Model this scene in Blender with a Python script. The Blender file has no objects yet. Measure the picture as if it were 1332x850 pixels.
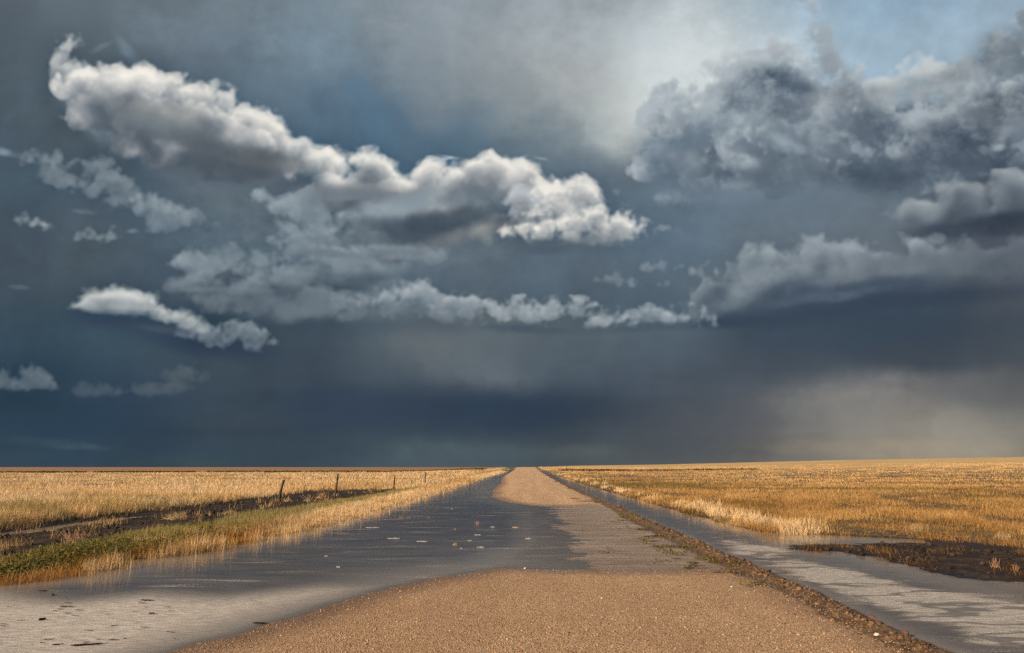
"""A flooded gravel road running out across dry grassland under a storm sky."""
import bpy, math, random
import numpy as np
from mathutils import Vector, Matrix

random.seed(7)
scene = bpy.context.scene
col = scene.collection
EXPO = 0.55

SX0, SX1, SY0, SY1 = -220, 1552, -180, 640          # sky chart window
SW, SH = SX1 - SX0, SY1 - SY0

def vnoise(x, y, seed):
    """2-D gradient noise, about -0.7..0.7"""
    rs = np.random.RandomState(seed)
    perm = rs.permutation(256).astype(np.int32)
    ang = rs.rand(256).astype(np.float32) * 6.2831853
    gx, gy = np.cos(ang), np.sin(ang)
    xi = np.floor(x); yi = np.floor(y)
    xf = (x - xi).astype(np.float32); yf = (y - yi).astype(np.float32)
    xi = xi.astype(np.int32) & 255; yi = yi.astype(np.int32) & 255
    x1 = (xi + 1) & 255; y1 = (yi + 1) & 255
    u = xf * xf * xf * (xf * (xf * 6 - 15) + 10); v = yf * yf * yf * (yf * (yf * 6 - 15) + 10)
    def g(ix, iy, dx, dy):
        h = perm[(perm[ix] + iy) & 255]
        return gx[h] * dx + gy[h] * dy
    a = g(xi, yi, xf, yf); b = g(x1, yi, xf - 1, yf)
    c = g(xi, y1, xf, yf - 1); d = g(x1, y1, xf - 1, yf - 1)
    a = a + u * (b - a); c = c + u * (d - c)
    return a + v * (c - a)

def fbm(x, y, seed, octs=5, gain=.5, lac=2.03):
    s = 0; a = 1.; t = 0.
    for o in range(octs):
        s = s + a * vnoise(x, y, seed + o * 7); t += a
        x = x * lac + 13.7; y = y * lac + 5.1; a *= gain
    return s / t * 1.6

def billow(x, y, seed, octs=4, gain=.5):
    s = 0; a = 1.; t = 0.
    for o in range(octs):
        s = s + a * (1 - 2.2 * np.abs(vnoise(x, y, seed + o * 7))); t += a
        x = x * 2.07 + 3.7; y = y * 2.07 + 9.1; a *= gain
    return s / t

def sm(a, b, x):
    t = np.clip((x - a) / (b - a), 0, 1); return t * t * (3 - 2 * t)

def boxblur(a, r, axis):
    if r < 1: return a
    n = a.shape[axis]; pad = [(0, 0)] * a.ndim; pad[axis] = (r + 1, r)
    c = np.cumsum(np.pad(a, pad, mode='edge').astype(np.float64), axis=axis)
    i = np.arange(n)
    return ((np.take(c, i + 2 * r + 1, axis) - np.take(c, i, axis)) / (2 * r + 1)).astype(np.float32)

def blur(a, s):
    r = max(1, int(round(s * .9)))
    for _ in range(3):
        a = boxblur(boxblur(a, r, 0), r, 1)
    return a
X, Y = np.meshgrid(np.arange(SX0, SX1, dtype=np.float32), np.arange(SY0, SY1, dtype=np.float32))

# ---- shared fields
w1x = fbm(X / 90, Y / 90, 11, 6); w1y = fbm(X / 90, Y / 90, 31, 6)
bil = billow(X / 46, Y / 40, 71, 5, .55)                    # cauliflower texture
big = fbm(X / 260, Y / 150, 91, 4)
vir = fbm((X + .32 * Y + 40 * w1x) / 120, (Y + 30 * w1y) / 420, 131, 4, .5)          # fall streaks
lay = fbm(X / 240, Y / 34, 151, 5, .55)                     # flat layering
blot = fbm((X + 20 * w1x) / 85 + .2 * Y / 85, (Y + 20 * w1y) / 85, 191, 5, .5)
fine = fbm(X / 30, Y / 22, 171, 5, .6)

def C(*c): return np.array(c, np.float32)

# ---- background colours (control points, smooth interpolation)
CP = [
 (-200,-150,80,92,102),(0,0,86,98,108),(100,0,96,108,118),(200,0,102,116,126),(320,0,112,127,138),(450,0,120,135,146),(600,0,134,147,156),(700,0,148,159,166),(800,0,150,160,166),(900,0,176,186,191),(980,0,170,188,199),(1060,0,150,176,195),(1150,0,137,166,189),(1250,0,141,168,189),(1332,0,147,170,188),(1500,-60,140,165,190),
 (0,60,80,93,103),(150,40,95,109,120),(300,60,100,117,130),(420,70,106,124,137),(550,60,124,138,148),(650,60,142,153,160),(750,60,158,167,172),(850,60,176,186,190),(920,60,194,204,206),(1000,60,180,197,207),(1130,70,150,176,194),(1230,60,150,174,191),
 (0,130,76,92,104),(60,150,78,93,104),(200,110,90,106,118),(330,110,92,112,128),(430,130,88,112,130),(520,120,98,118,134),(620,120,128,141,149),(720,120,148,158,163),(810,120,168,175,175),(860,120,198,206,206),(950,120,165,175,180),
 (0,190,72,90,104),(300,170,88,106,120),(470,170,84,109,129),(560,180,86,110,128),(660,170,108,130,145),(740,180,120,138,149),(800,180,130,143,150),(835,180,160,168,170),(900,200,110,126,140),(1000,200,110,124,137),(1150,200,92,106,119),(1300,200,80,92,106),
 (0,250,69,88,103),(150,250,72,90,104),(300,260,82,98,111),(760,230,95,115,131),(830,240,92,110,125),(900,270,97,116,132),(1000,270,102,118,132),(1130,270,98,113,126),(1300,250,84,95,107),
 (0,310,72,88,102),(120,320,78,94,106),(260,300,72,93,108),(600,330,92,108,120),(700,340,90,108,121),(800,340,88,105,118),(880,310,90,112,132),(1000,310,97,112,124),(1150,310,92,104,115),(1332,310,75,85,97),
 (0,370,66,82,96),(120,360,72,88,100),(220,350,70,86,101),(560,350,82,100,114),(700,370,80,98,112),(830,380,78,96,110),(950,360,88,104,115),
 (0,430,56,78,94),(120,440,56,79,94),(250,460,57,77,92),(400,440,62,79,93),(520,440,80,94,104),(640,440,94,105,112),(760,440,88,102,112),(880,450,80,97,110),(1000,450,60,75,90),(1150,440,56,70,85),(1332,430,70,79,90),
 (0,480,42,67,87),(100,490,42,67,87),(250,500,58,77,91),(400,490,58,74,89),(520,480,74,87,98),(600,480,88,99,106),(700,480,78,92,104),(820,490,72,86,100),(930,490,68,80,94),(1050,480,70,80,92),(1200,480,72,80,90),(1332,490,84,88,92),
 (0,530,37,63,84),(100,530,38,63,84),(180,530,44,65,90),(300,530,52,70,85),(420,530,52,68,86),(520,530,46,65,86),(600,530,44,62,84),(700,530,45,63,85),(800,530,56,70,87),(900,530,74,81,92),(1000,530,98,100,103),(1100,525,122,120,117),(1200,525,120,117,113),(1332,530,108,108,104),
 (0,575,46,70,88),(100,575,44,68,88),(200,575,46,66,84),(300,575,51,70,84),(420,575,51,68,84),(520,570,55,72,86),(600,570,52,70,86),(700,572,56,71,86),(800,575,66,76,86),(880,575,78,82,86),(960,575,92,92,92),(1050,570,122,115,107),(1130,575,140,130,114),(1210,575,158,146,126),(1332,575,140,132,118),
 (0,605,52,72,84),(150,605,50,70,84),(300,605,55,73,84),(420,605,58,76,86),(520,600,72,88,95),(600,602,80,94,100),(680,602,78,90,94),(760,602,84,91,92),(850,602,88,92,90),(950,602,100,99,95),(1050,600,122,116,105),(1150,597,142,133,117),(1250,595,150,141,125),(1332,595,146,136,118),(1500,590,140,130,115),(-200,600,52,70,84),(-200,300,66,84,98),(1500,300,75,85,97),
]
CP = np.array(CP, np.float32)
CP[:, 2:] += (CP[:, 2:].mean(1, keepdims=True) - CP[:, 2:]) * .12
def rbf(cp, gx, gy, s):
    num = 0; den = 1e-6
    for x, y, r, g, b in cp:
        w = np.exp(-(((gx - x) / s) ** 2 + ((gy - y) / (s * .62)) ** 2)) + 1e-5 / (1 + ((gx - x) / s) ** 2 + ((gy - y) / s) ** 2) ** 2
        num = num + w[..., None] * C(r, g, b); den = den + w
    return num / den[..., None]
sub = 6
gx, gy = X[::sub, ::sub], Y[::sub, ::sub]
lo = rbf(CP, gx, gy, 62.)
def upsample(lo):
    fx = np.clip((X - SX0) / sub, 0, lo.shape[1] - 1.001); fy = np.clip((Y - SY0) / sub, 0, lo.shape[0] - 1.001)
    ix = fx.astype(int); iy = fy.astype(int); fx = (fx - ix)[..., None]; fy = (fy - iy)[..., None]
    return (lo[iy, ix] * (1 - fx) + lo[iy, ix + 1] * fx) * (1 - fy) + (lo[iy + 1, ix] * (1 - fx) + lo[iy + 1, ix + 1] * fx) * fy
IMG = upsample(lo)
# soft texture of the storm: streaks high up, flat layers low down
low = sm(330, 560, Y)
tex = (1 - low) * (.09 * vir + .07 * big + .05 * blot + .025 * fine) + low * (.05 * lay + .05 * vir + .05 * big)
IMG = IMG * (1 + tex[..., None] * 1.1)

def comp(col, a):
    global IMG
    IMG = IMG + (col - IMG) * np.clip(a, 0, 1)[..., None]

def brush(x, y, rx, ry, rot, col, op, warp=14, t=.35, n=1.6, field=None):
    """one soft patch of cloud: an ellipse on the sky, frayed by noise"""
    R = max(rx, ry) * 1.9 + warp
    i0, i1 = int(max(0, y - R - SY0)), int(min(SH, y + R - SY0)); j0, j1 = int(max(0, x - R - SX0)), int(min(SW, x + R - SX0))
    if i0 >= i1 or j0 >= j1: return
    s = np.s_[i0:i1, j0:j1]
    xx = X[s] + warp * w1x[s] - x; yy = Y[s] + warp * .7 * w1y[s] - y
    c, q = np.cos(np.radians(rot)), np.sin(np.radians(rot))
    u = (xx * c + yy * q) / rx; v = (-xx * q + yy * c) / ry
    d = (np.abs(u) ** 2 + np.abs(v) ** 2)
    m = np.exp(-d ** n * .9)
    f = fine if field is None else field
    m = m * np.clip(1 + t * 1.6 * f[s], 0, 1.6) * op
    m = np.clip(m, 0, 1)[..., None]
    IMG[s] = IMG[s] + (C(*col) - IMG[s]) * m

def lobes(spec, seed, kids=9, gen=2, kr=(.28, .5), up=.6):
    """spheres -> children on their surface -> grandchildren"""
    rs = np.random.RandomState(seed)
    out = [(x, y, 0., r) for x, y, r in spec]; cur = out
    for g in range(gen):
        nxt = []
        for (x, y, z, r) in cur:
            if r < 2.5: continue
            for k in range(kids):
                a = rs.uniform(0, 6.283); rad = r * np.sqrt(rs.uniform(.15, 1.0))
                dy = np.sin(a) * rad
                if dy > 0 and rs.rand() < up: dy = -dy
                dx = np.cos(a) * rad
                nxt.append((x + dx, y + dy, z + np.sqrt(max(0, r * r - dx * dx - dy * dy)) * .85, r * rs.uniform(*kr)))
        out = out + nxt; cur = nxt
    return out

def cumulus(spec, seed, light=(225, 226, 222), mid=(150, 158, 163), dark=(78, 90, 102), L=(-.35, -.75, .55), kids=8, gen=2, up=.65,
            soft=5., crisp=1.2, op=1., od=34., warp=1., kr=(.26, .5), fade=None, gain=1., bias=0., amb=0., sx=1.3, body=None, fray=2.5, lump=1., keep=0.):
    """a heaped cloud: union of many spheres, lit from the sun's side, dissolving towards its base"""
    S = lobes(spec, seed, kids, gen, kr, up)
    xs = [p[0] for p in spec]; ys = [p[1] for p in spec]; rr = max(p[2] for p in spec)
    i0, i1 = int(max(0, min(ys) - 2 * rr - 30 - SY0)), int(min(SH, max(ys) + 2 * rr + 30 - SY0))
    j0, j1 = int(max(0, min(xs) - 2 * rr - 40 - SX0)), int(min(SW, max(xs) + 2 * rr + 40 - SX0))
    s = np.s_[i0:i1, j0:j1]
    nx = fbm(X[s] / 30, Y[s] / 24, seed + 3, 6, .6); ny = fbm(X[s] / 30, Y[s] / 24, seed + 77, 6, .6)
    n2 = fbm(X[s] / 60, Y[s] / 28, seed + 177, 5, .55)
    xx = X[s] + warp * 8 * nx + warp * 10 * w1x[s]; yy = Y[s] + warp * 6 * ny + warp * 7 * w1y[s]
    H = np.full(xx.shape, -60., np.float32); D = np.full(xx.shape, -60., np.float32)
    for (x, y, z, r) in S:
        m = r + 30 * warp + 8
        a0, a1 = int(max(0, y - m - SY0 - i0)), int(min(H.shape[0], y + m - SY0 - i0)); b0, b1 = int(max(0, x - m * sx - SX0 - j0)), int(min(H.shape[1], x + m * sx - SX0 - j0))
        if a0 >= a1 or b0 >= b1: continue
        t = np.s_[a0:a1, b0:b1]
        d2 = ((xx[t] - x) / sx) ** 2 + (yy[t] - y) ** 2
        D[t] = np.maximum(D[t], r - np.sqrt(d2))
        H[t] = np.maximum(H[t], np.where(d2 < r * r, z + np.sqrt(np.maximum(r * r - d2, 0)), -60))
    D = D + fray * nx * 1.2
    cov = sm(-1, 3, D)
    acc = np.zeros_like(cov); run = np.zeros(cov.shape[1], np.float32); lx = L[0] / max(abs(L[1]), .3)
    shift = 0.
    for i in range(cov.shape[0]):
        shift += -lx
        k = int(round(shift))
        if k != 0: run = np.roll(run, k); shift -= k
        run = run * (1 - 1. / (od * 2.2)) + cov[i]
        run = np.where(cov[i] < .05, run * .985, run)
        acc[i] = run
    acc = blur(acc, 2.5) * (1 + .35 * n2)
    tr = np.exp(-acc / od)
    e = crisp + (soft - crisp) * sm(.75, .25, tr)
    al = sm(0, 1, (D + e * .3) / (e * 1.3))
    B = body if body is not None else od * 1.5
    al = al * (keep + (1 - keep) * (1 - sm(.55 * B, 1.5 * B, acc * (1 + .3 * nx))))
    Hc = np.maximum(H, -6)
    Hs = blur(Hc, 1.6) ; Hm = blur(Hc, 6.)
    def lam(h, k):
        gy_, gx_ = np.gradient(h)
        n = 1 / np.sqrt(1 + (gx_ * k) ** 2 + (gy_ * k) ** 2)
        return (-gx_ * k * L[0] - gy_ * k * L[1] + L[2]) * n / np.sqrt(L[0] ** 2 + L[1] ** 2 + L[2] ** 2)
    l = .4 * lam(Hs, .5) + .6 * lam(Hm, .9)
    ao = np.clip((Hs - blur(Hc, 12)) / 14, -1, 1)
    sh = (.66 * tr + lump * (.24 * l + .08 * ao) + .13 * n2 + .07 * nx + .16) * gain + bias
    sh = np.clip(sh + amb, 0, 1)[..., None]
    col = np.where(sh < .5, C(*dark) + (C(*mid) - C(*dark)) * sh * 2, C(*mid) + (C(*light) - C(*mid)) * (sh - .5) * 2)
    a = al * op
    if fade is not None: a = a * fade(X[s], Y[s])
    IMG[s] = IMG[s] + (col - IMG[s]) * np.clip(a, 0, 1)[..., None]
NV = (160, 320, 96)
def band(seed, lo, hi):
    """tiling 3-D noise whose wavelengths lie between lo and hi voxels"""
    rs = np.random.RandomState(seed)
    f = np.fft.rfftn(rs.standard_normal(NV).astype(np.float32))
    k = np.sqrt(np.fft.fftfreq(NV[0])[:, None, None] ** 2 + np.fft.fftfreq(NV[1])[None, :, None] ** 2 + np.fft.rfftfreq(NV[2])[None, None, :] ** 2) + 1e-6
    f *= np.where(k < 1. / lo, 0, 1) * np.exp(-(k * hi * .8) ** 4) * k ** -2.6 if False else np.exp(-(np.log(k * np.sqrt(lo * hi)) / np.log(lo / hi) * 2.0) ** 2) / k
    n = np.fft.irfftn(f, NV).astype(np.float32)
    return n / n.std()
NB = [band(1, 70, 34), band(2, 36, 17), band(3, 18, 8), band(4, 9, 4.5)]
def bil_(n): return 1.55 * np.abs(n) - 1.0
NK = [NB[0], .35 * bil_(NB[1]) + .8 * NB[1], .35 * bil_(NB[2]) + .8 * NB[2], .8 * NB[3] + .2 * bil_(NB[3])]

def vol(spec, seed, light=(222, 222, 218), mid=(155, 162, 167), dark=(80, 92, 104), L=(-.3, .85, .45), res=1.6, sx=1.25, flat=1.25, zs=1.,
        a=(7, 5, 3., 1.4), edge=3., ext=.085, op=1., base=None, baseh=30., fade=None, gain=1., bias=0., zrand=.35, low=0., wisp=0., amb=.25, gam=1., rim=9., od=40., sd=.75, slant=.25):
    rs = np.random.RandomState(seed)
    sp = [(p[0], p[1], p[2], (p[3] if len(p) > 3 else rs.uniform(-zrand, zrand) * p[2])) for p in spec]
    M = 22 + sum(a)
    xa = min(p[0] - p[2] * sx for p in sp) - M; xb = max(p[0] + p[2] * sx for p in sp) + M
    ya = min(p[1] - p[2] for p in sp) - M; yb = max(p[1] + p[2] for p in sp) + M
    za = min(p[3] - p[2] * zs for p in sp) - M * .5; zb = max(p[3] + p[2] * zs for p in sp) + M * .5
    xa, xb, ya, yb = max(xa, SX0), min(xb, SX1 - 2), max(ya, SY0), min(yb, SY1 - 2)
    gx = np.arange(xa, xb, res, dtype=np.float32); gy = np.arange(ya, yb, res, dtype=np.float32); gz = np.arange(za, zb, res, dtype=np.float32)
    sh = (len(gy), len(gx), len(gz))
    D = np.full(sh, -40., np.float32)
    for (x, y, r, z) in sp:
        R = r + 26
        iy = np.searchsorted(gy, (y - R, y + R)); ix = np.searchsorted(gx, (x - R * sx, x + R * sx)); iz = np.searchsorted(gz, (z - R * zs, z + R * zs))
        if iy[0] >= iy[1] or ix[0] >= ix[1] or iz[0] >= iz[1]: continue
        t = np.s_[iy[0]:iy[1], ix[0]:ix[1], iz[0]:iz[1]]
        dy = gy[iy[0]:iy[1]] - y; dy = np.where(dy > 0, dy * flat, dy)
        d = np.sqrt(((gx[ix[0]:ix[1]] - x) / sx)[None, :, None] ** 2 + dy[:, None, None] ** 2 + ((gz[iz[0]:iz[1]] - z) / zs)[None, None, :] ** 2)
        D[t] = np.maximum(D[t], r - d)
    D0 = D.copy()
    o = rs.randint(0, 320, 3)
    idx = np.ix_((np.arange(sh[0]) + o[0]) % NV[0], (np.arange(sh[1]) + o[1]) % NV[1], (np.arange(sh[2]) + o[2]) % NV[2])
    for k in range(4):
        if a[k]: D += a[k] * NK[k][idx]
    D = np.where(D0 < -rim, -40, D + low)
    e = edge
    if base is not None:                                # soft flat base: cloud thins out below the line base(x)
        bl = base if np.isscalar(base) else np.interp(gx, [p[0] for p in base], [p[1] for p in base]).astype(np.float32)[None, :]
        hb = np.clip((bl - gy[:, None]) / baseh, -1, 1) * np.ones((sh[0], sh[1]), np.float32)
        e = (edge + 16 * sm(.8, -.3, hb))[:, :, None]
        D = D - (24 * sm(.15, -1., hb))[:, :, None]
    dens = np.clip(D / e, 0, 1)
    if wisp: dens = dens * np.clip(.5 + wisp * NK[1][idx], 0, 1)
    dens *= ext * res
    OD = np.zeros(sh, np.float32); cur = np.zeros(sh[1:], np.float32); cv = np.zeros(sh[1:], np.float32); OV = np.zeros(sh, np.float32)
    ly = max(L[1], .25); px_, pz_ = L[0] / ly, L[2] / ly; ln = np.sqrt(px_ ** 2 + pz_ ** 2 + 1)
    def shf(A, s, ax):
        k = int(np.floor(s)); f = s - k
        def mv(A, k):
            B = np.zeros_like(A)
            if k == 0: return A
            sl = [slice(None)] * 2; dl = [slice(None)] * 2
            if k > 0: sl[ax] = slice(k, None); dl[ax] = slice(0, -k)
            else: sl[ax] = slice(0, k); dl[ax] = slice(-k, None)
            B[tuple(dl)] = A[tuple(sl)]; return B
        return mv(A, k) * (1 - f) + mv(A, k + 1) * f
    for i in range(1, sh[0]):
        cur = shf(shf(cur + dens[i - 1] * ln, px_, 0), pz_, 1); OD[i] = cur
        cv = cv * .995 + dens[i - 1]; OV[i] = cv
    I = (np.exp(-OD) + .55 * np.exp(-OD * .36) + .32 * np.exp(-OD * .13) + .18 * np.exp(-OD * .045)) / 2.05
    I = I * (1 - amb) + amb * np.exp(-OV * .16)
    T = np.exp(-np.cumsum(dens[:, :, ::-1], axis=2)); T = np.concatenate([np.ones(sh[:2] + (1,), np.float32), T[:, :, :-1]], 2)
    wgt = T * (1 - np.exp(-dens[:, :, ::-1]))
    A = wgt.sum(2); S = (wgt * I[:, :, ::-1]).sum(2) / np.maximum(A, 1e-4)
    A = np.clip(A / .985, 0, 1)
    acc = np.zeros_like(A); run = np.zeros(sh[1], np.float32); q = max(1., od) / res; sk = 0.
    for i in range(sh[0]):
        sk += -slant
        k = int(round(sk))
        if k: run = np.roll(run, k); sk -= k
        run = run * (1 - .35 / q) + A[i]; acc[i] = run
    acc = blur(acc, 3.) / q * (1 + .22 * NK[0][idx][:, :, 0] + .16 * NK[1][idx][:, :, 0])
    S = S * (1 - sd + sd * np.exp(-np.clip(acc, 0, 9) ** 1.4))
    # fill S outward where nothing stands so that upsampling has no dark rim
    k = blur(A, 2.); S = np.where(A > .02, S, blur(S * A, 2.) / np.maximum(k, 1e-3))
    # to the chart
    j0, j1, i0, i1 = int(np.ceil(xa)) - SX0, int(gx[-1]) - SX0, int(np.ceil(ya)) - SY0, int(gy[-1]) - SY0
    s = np.s_[i0:i1, j0:j1]
    fy = (Y[s][:, :1] - ya) / res; fx = (X[s][:1] - xa) / res
    y0 = np.clip(np.floor(fy).astype(int), 0, sh[0] - 2); x0 = np.clip(np.floor(fx).astype(int), 0, sh[1] - 2); fy = fy - y0; fx = fx - x0
    def up(G): return (G[y0, x0] * (1 - fx) + G[y0, x0 + 1] * fx) * (1 - fy) + (G[y0 + 1, x0] * (1 - fx) + G[y0 + 1, x0 + 1] * fx) * fy
    A, S = up(A), up(S)
    S = np.clip(S * gain + bias, 0, 1)[..., None] ** gam
    col = np.where(S < .5, C(*dark) + (C(*mid) - C(*dark)) * S * 2, C(*mid) + (C(*light) - C(*mid)) * (S - .5) * 2)
    A = A * op
    if fade is not None: A = A * fade(X[s], Y[s])
    IMG[s] = IMG[s] + (col - IMG[s]) * A[..., None]
# ======== far soft veils
for b in [
 # upper curtain streaks and brighter rags
 (520,60,120,60,20,(140,151,158),.35,30,.4), (640,40,150,50,10,(150,160,166),.35,30,.4),(700,110,90,60,30,(148,156,160),.30,30,.4),
 (830,110,70,80,15,(200,208,210),.45,30,.2),(880,70,80,60,0,(210,218,220),.55,30,.3),(800,40,60,40,0,(172,183,188),.4,25,.5),(930,95,60,40,-10,(210,217,218),.5,20,.3),
 (812,170,28,40,20,(188,194,192),.5,14,.3),
 (360,45,70,26,25,(122,142,155),.35,20,.5),(190,35,50,22,25,(114,132,144),.35,20,.5),(420,40,60,40,40,(116,140,156),.30,20,.5),(250,30,60,25,10,(112,128,140),.3,20,.5),
 (60,60,110,60,10,(84,97,107),.4,30,.4),(110,20,60,20,0,(106,118,126),.3,20,.4),
 (500,165,70,40,20,(80,108,130),.4,20,.3),(420,140,40,50,40,(88,114,135),.3,20,.3),(590,178,40,26,0,(82,108,128),.4,16,.3),
 (165,65,22,8,50,(122,140,152),.5,8,.5),(130,62,14,4,-25,(112,128,140),.5,6,.4),
 (0,30,120,50,10,(82,94,104),.35,30,.4),
  (560,110,34,60,-18,(128,138,146),.45,20,.3),(548,150,18,24,-20,(112,126,138),.5,12,.3),(640,110,40,60,-15,(140,149,154),.45,20,.3),(668,130,30,40,-10,(136,147,152),.4,16,.3),(610,150,40,20,0,(102,122,138),.4,14,.3),(700,60,60,50,0,(160,168,172),.4,24,.3),(760,100,70,60,10,(178,182,181),.4,24,.3),(740,30,60,40,0,(168,178,184),.4,24,.4),(800,150,50,40,0,(174,180,178),.35,20,.3),(845,120,40,50,20,(206,213,213),.55,14,.2),(850,45,20,16,0,(192,204,210),.5,10,.4),
 (455,90,40,40,20,(106,126,142),.35,20,.4),(435,60,30,40,30,(124,144,156),.35,16,.4),(480,140,20,50,-30,(88,118,142),.4,14,.3),
 # horizon rain
 (600,468,70,26,20,(106,114,119),.5,18,.3),(655,485,44,18,10,(100,110,116),.5,14,.3),(590,455,90,30,8,(100,109,113),.4,24,.3),(560,445,60,26,0,(102,108,110),.35,18,.4),(690,470,110,40,0,(86,99,109),.4,24,.3),
 (1140,512,110,26,-4,(134,129,123),.5,22,.4),(1090,535,90,34,0,(126,122,118),.4,22,.4),(1270,505,80,20,-3,(98,99,100),.4,20,.4),
 (1220,560,100,34,10,(144,136,124),.45,18,.3),(1200,585,100,14,0,(166,153,132),.5,8,.3),(1080,582,70,9,0,(140,131,114),.45,8,.4),(1180,577,46,8,0,(158,146,124),.4,8,.4),
 (560,588,60,16,0,(80,94,99),.5,10,.4),(640,590,70,12,0,(80,94,98),.4,10,.4),(770,588,60,10,0,(92,96,94),.4,10,.4),
 (930,545,70,30,0,(84,88,96),.4,20,.3),(870,575,70,24,0,(74,82,88),.4,16,.3),(450,530,80,30,0,(48,64,88),.5,20,.3),(650,535,120,26,0,(42,60,83),.5,20,.3),(60,545,110,28,0,(37,63,84),.5,20,.3),
 (310,550,70,10,0,(60,74,86),.5,14,.5),(70,577,60,6,4,(58,80,94),.45,6,.6),(110,582,40,4,0,(66,84,94),.4,6,.6),(240,600,70,8,0,(60,78,84),.4,6,.5),
]: brush(*b[:7], b[7], b[8] if False else .35) if False else brush(b[0],b[1],b[2],b[3],b[4],b[5],b[6],b[7],b[8])

# ======== right: the great dark mass, from the back to the front
vol([(1190,97,24),(1165,108,20),(1215,102,20),(1240,114,26),(1140,118,16),(1270,110,18)],501,light=(206,210,208),mid=(166,174,178),dark=(122,133,142),edge=10,ext=.05,od=80,L=(-.2,.85,.4),a=(4,4,2,1))
G=dict(light=(168,178,184),mid=(120,133,144),dark=(80,94,107))
vol([(842,214,14),(848,190,15),(852,172,14),(858,150,12),(872,128,12),(900,108,12),(856,195,22),(866,170,24),(885,146,28),(915,128,26),(950,114,26),(985,106,26),(1020,98,26),(1050,104,28),(880,200,36),(920,180,52),(980,168,58),(1050,158,58),(1090,140,38),(1112,134,24),(1160,165,38),(1210,166,44),(1258,142,42),(1300,108,42),(1345,80,44),(1400,75,60),(1290,180,62),(1200,195,60),(1100,195,58),(1000,208,50),(930,220,36),(1340,185,56),(1440,160,80)],
  511,res=1.9,sx=1.12,a=(15,12,8,6),edge=8,ext=.05,od=230,sd=.35,slant=.1,L=(-.6,.6,.25),gain=1.55,bias=-.22,amb=.25,rim=16,base=[(820,238),(900,258),(1000,272),(1100,262),(1200,250),(1400,240)],baseh=36,**G)
vol([(1080,84,20),(1076,66,17),(1072,50,15),(1069,34,13),(1065,20,11),(1058,6,10),(1047,-3,9),(1034,-7,8),(1092,76,10),(1060,94,16),(1098,94,14)],507,res=1.3,sx=1.,light=(168,178,185),mid=(142,152,161),dark=(116,128,138),a=(3,4,3.5,2.5),edge=7,ext=.06,op=.92,sd=.15,amb=.4,rim=14)
vol([(955,70,8),(965,66,9),(975,78,10),(1010,66,10),(1000,78,12),(935,92,10),(1030,74,12),(1120,100,12),(1135,112,14)],508,res=1.3,light=(188,195,199),mid=(150,160,168),dark=(120,132,142),a=(5,5,4,2.5),edge=8,ext=.08,op=.85,sd=.2,amb=.4,rim=14,wisp=.5)
for b in [ # dark cores and light rags inside the mass
 (1000,108,34,24,10,(88,102,116),.75,18,.6),(1030,125,30,22,20,(86,99,113),.7,18,.6),(1015,150,30,16,0,(92,106,118),.5,16,.6),
 (960,130,24,14,30,(98,112,125),.6,14,.6),(1140,165,30,22,0,(78,90,104),.7,20,.6),(1110,130,40,30,0,(104,115,124),.5,20,.6),
 (1250,180,70,34,-10,(72,83,97),.7,24,.5),(1300,140,40,26,0,(80,90,100),.6,20,.6),(1300,70,40,26,-30,(98,108,116),.6,16,.6),(1180,225,70,24,0,(76,88,102),.65,24,.5),(1130,235,60,20,10,(72,84,98),.6,20,.5),(1290,215,70,24,0,(74,85,98),.55,24,.5),
 (1220,120,36,22,0,(132,142,148),.5,18,.6),(1250,95,30,14,0,(126,136,142),.5,14,.7),(1170,120,40,16,0,(140,149,154),.45,16,.6),
 (920,165,44,24,-20,(112,128,141),.5,20,.6),(890,190,26,14,0,(100,117,131),.5,14,.6),(880,160,16,10,-40,(150,160,167),.45,10,.7),(905,150,18,8,-20,(152,164,172),.5,9,.7),(930,120,30,8,-20,(138,148,156),.4,9,.7),
 (850,200,26,26,0,(96,114,129),.55,18,.4),(865,225,30,16,0,(88,106,121),.5,18,.5),
 (1050,165,16,8,0,(150,163,172),.55,9,.7),(1020,185,22,10,30,(150,164,173),.6,10,.7),(1030,195,26,7,10,(142,157,167),.5,9,.7),(965,208,22,10,20,(160,170,175),.7,9,.6),(950,215,20,8,0,(140,153,162),.5,9,.6),(905,210,12,12,60,(132,146,156),.45,9,.6),(1050,128,16,8,0,(142,150,157),.45,8,.7),(1072,135,20,14,0,(138,144,150),.45,10,.6),
 (1090,180,60,24,0,(104,116,128),.4,20,.6),(1270,145,30,10,30,(112,122,131),.45,12,.7),(1325,165,14,14,0,(118,128,138),.6,9,.8),(1300,192,8,5,-20,(146,156,164),.8,4,.5),
 (1010,262,130,28,0,(100,116,130),.45,20,.4),(940,250,60,16,0,(112,127,140),.4,16,.5),(960,238,22,7,0,(130,145,155),.4,10,.6),(880,255,16,8,20,(130,146,156),.5,8,.6),(862,256,10,6,0,(136,151,160),.4,6,.6),
]: brush(*b)
vol([(1338,52,20),(1322,66,16),(1348,36,20),(1312,82,14),(1300,92,12),(1330,84,20),(1365,40,26),(1350,70,22)],509,res=1.4,light=(124,135,144),mid=(98,111,122),dark=(72,86,98),edge=6,ext=.06,od=60,sd=.5,a=(3,5,4,2.5),L=(-.6,.6,.3),gain=1.2)
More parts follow.
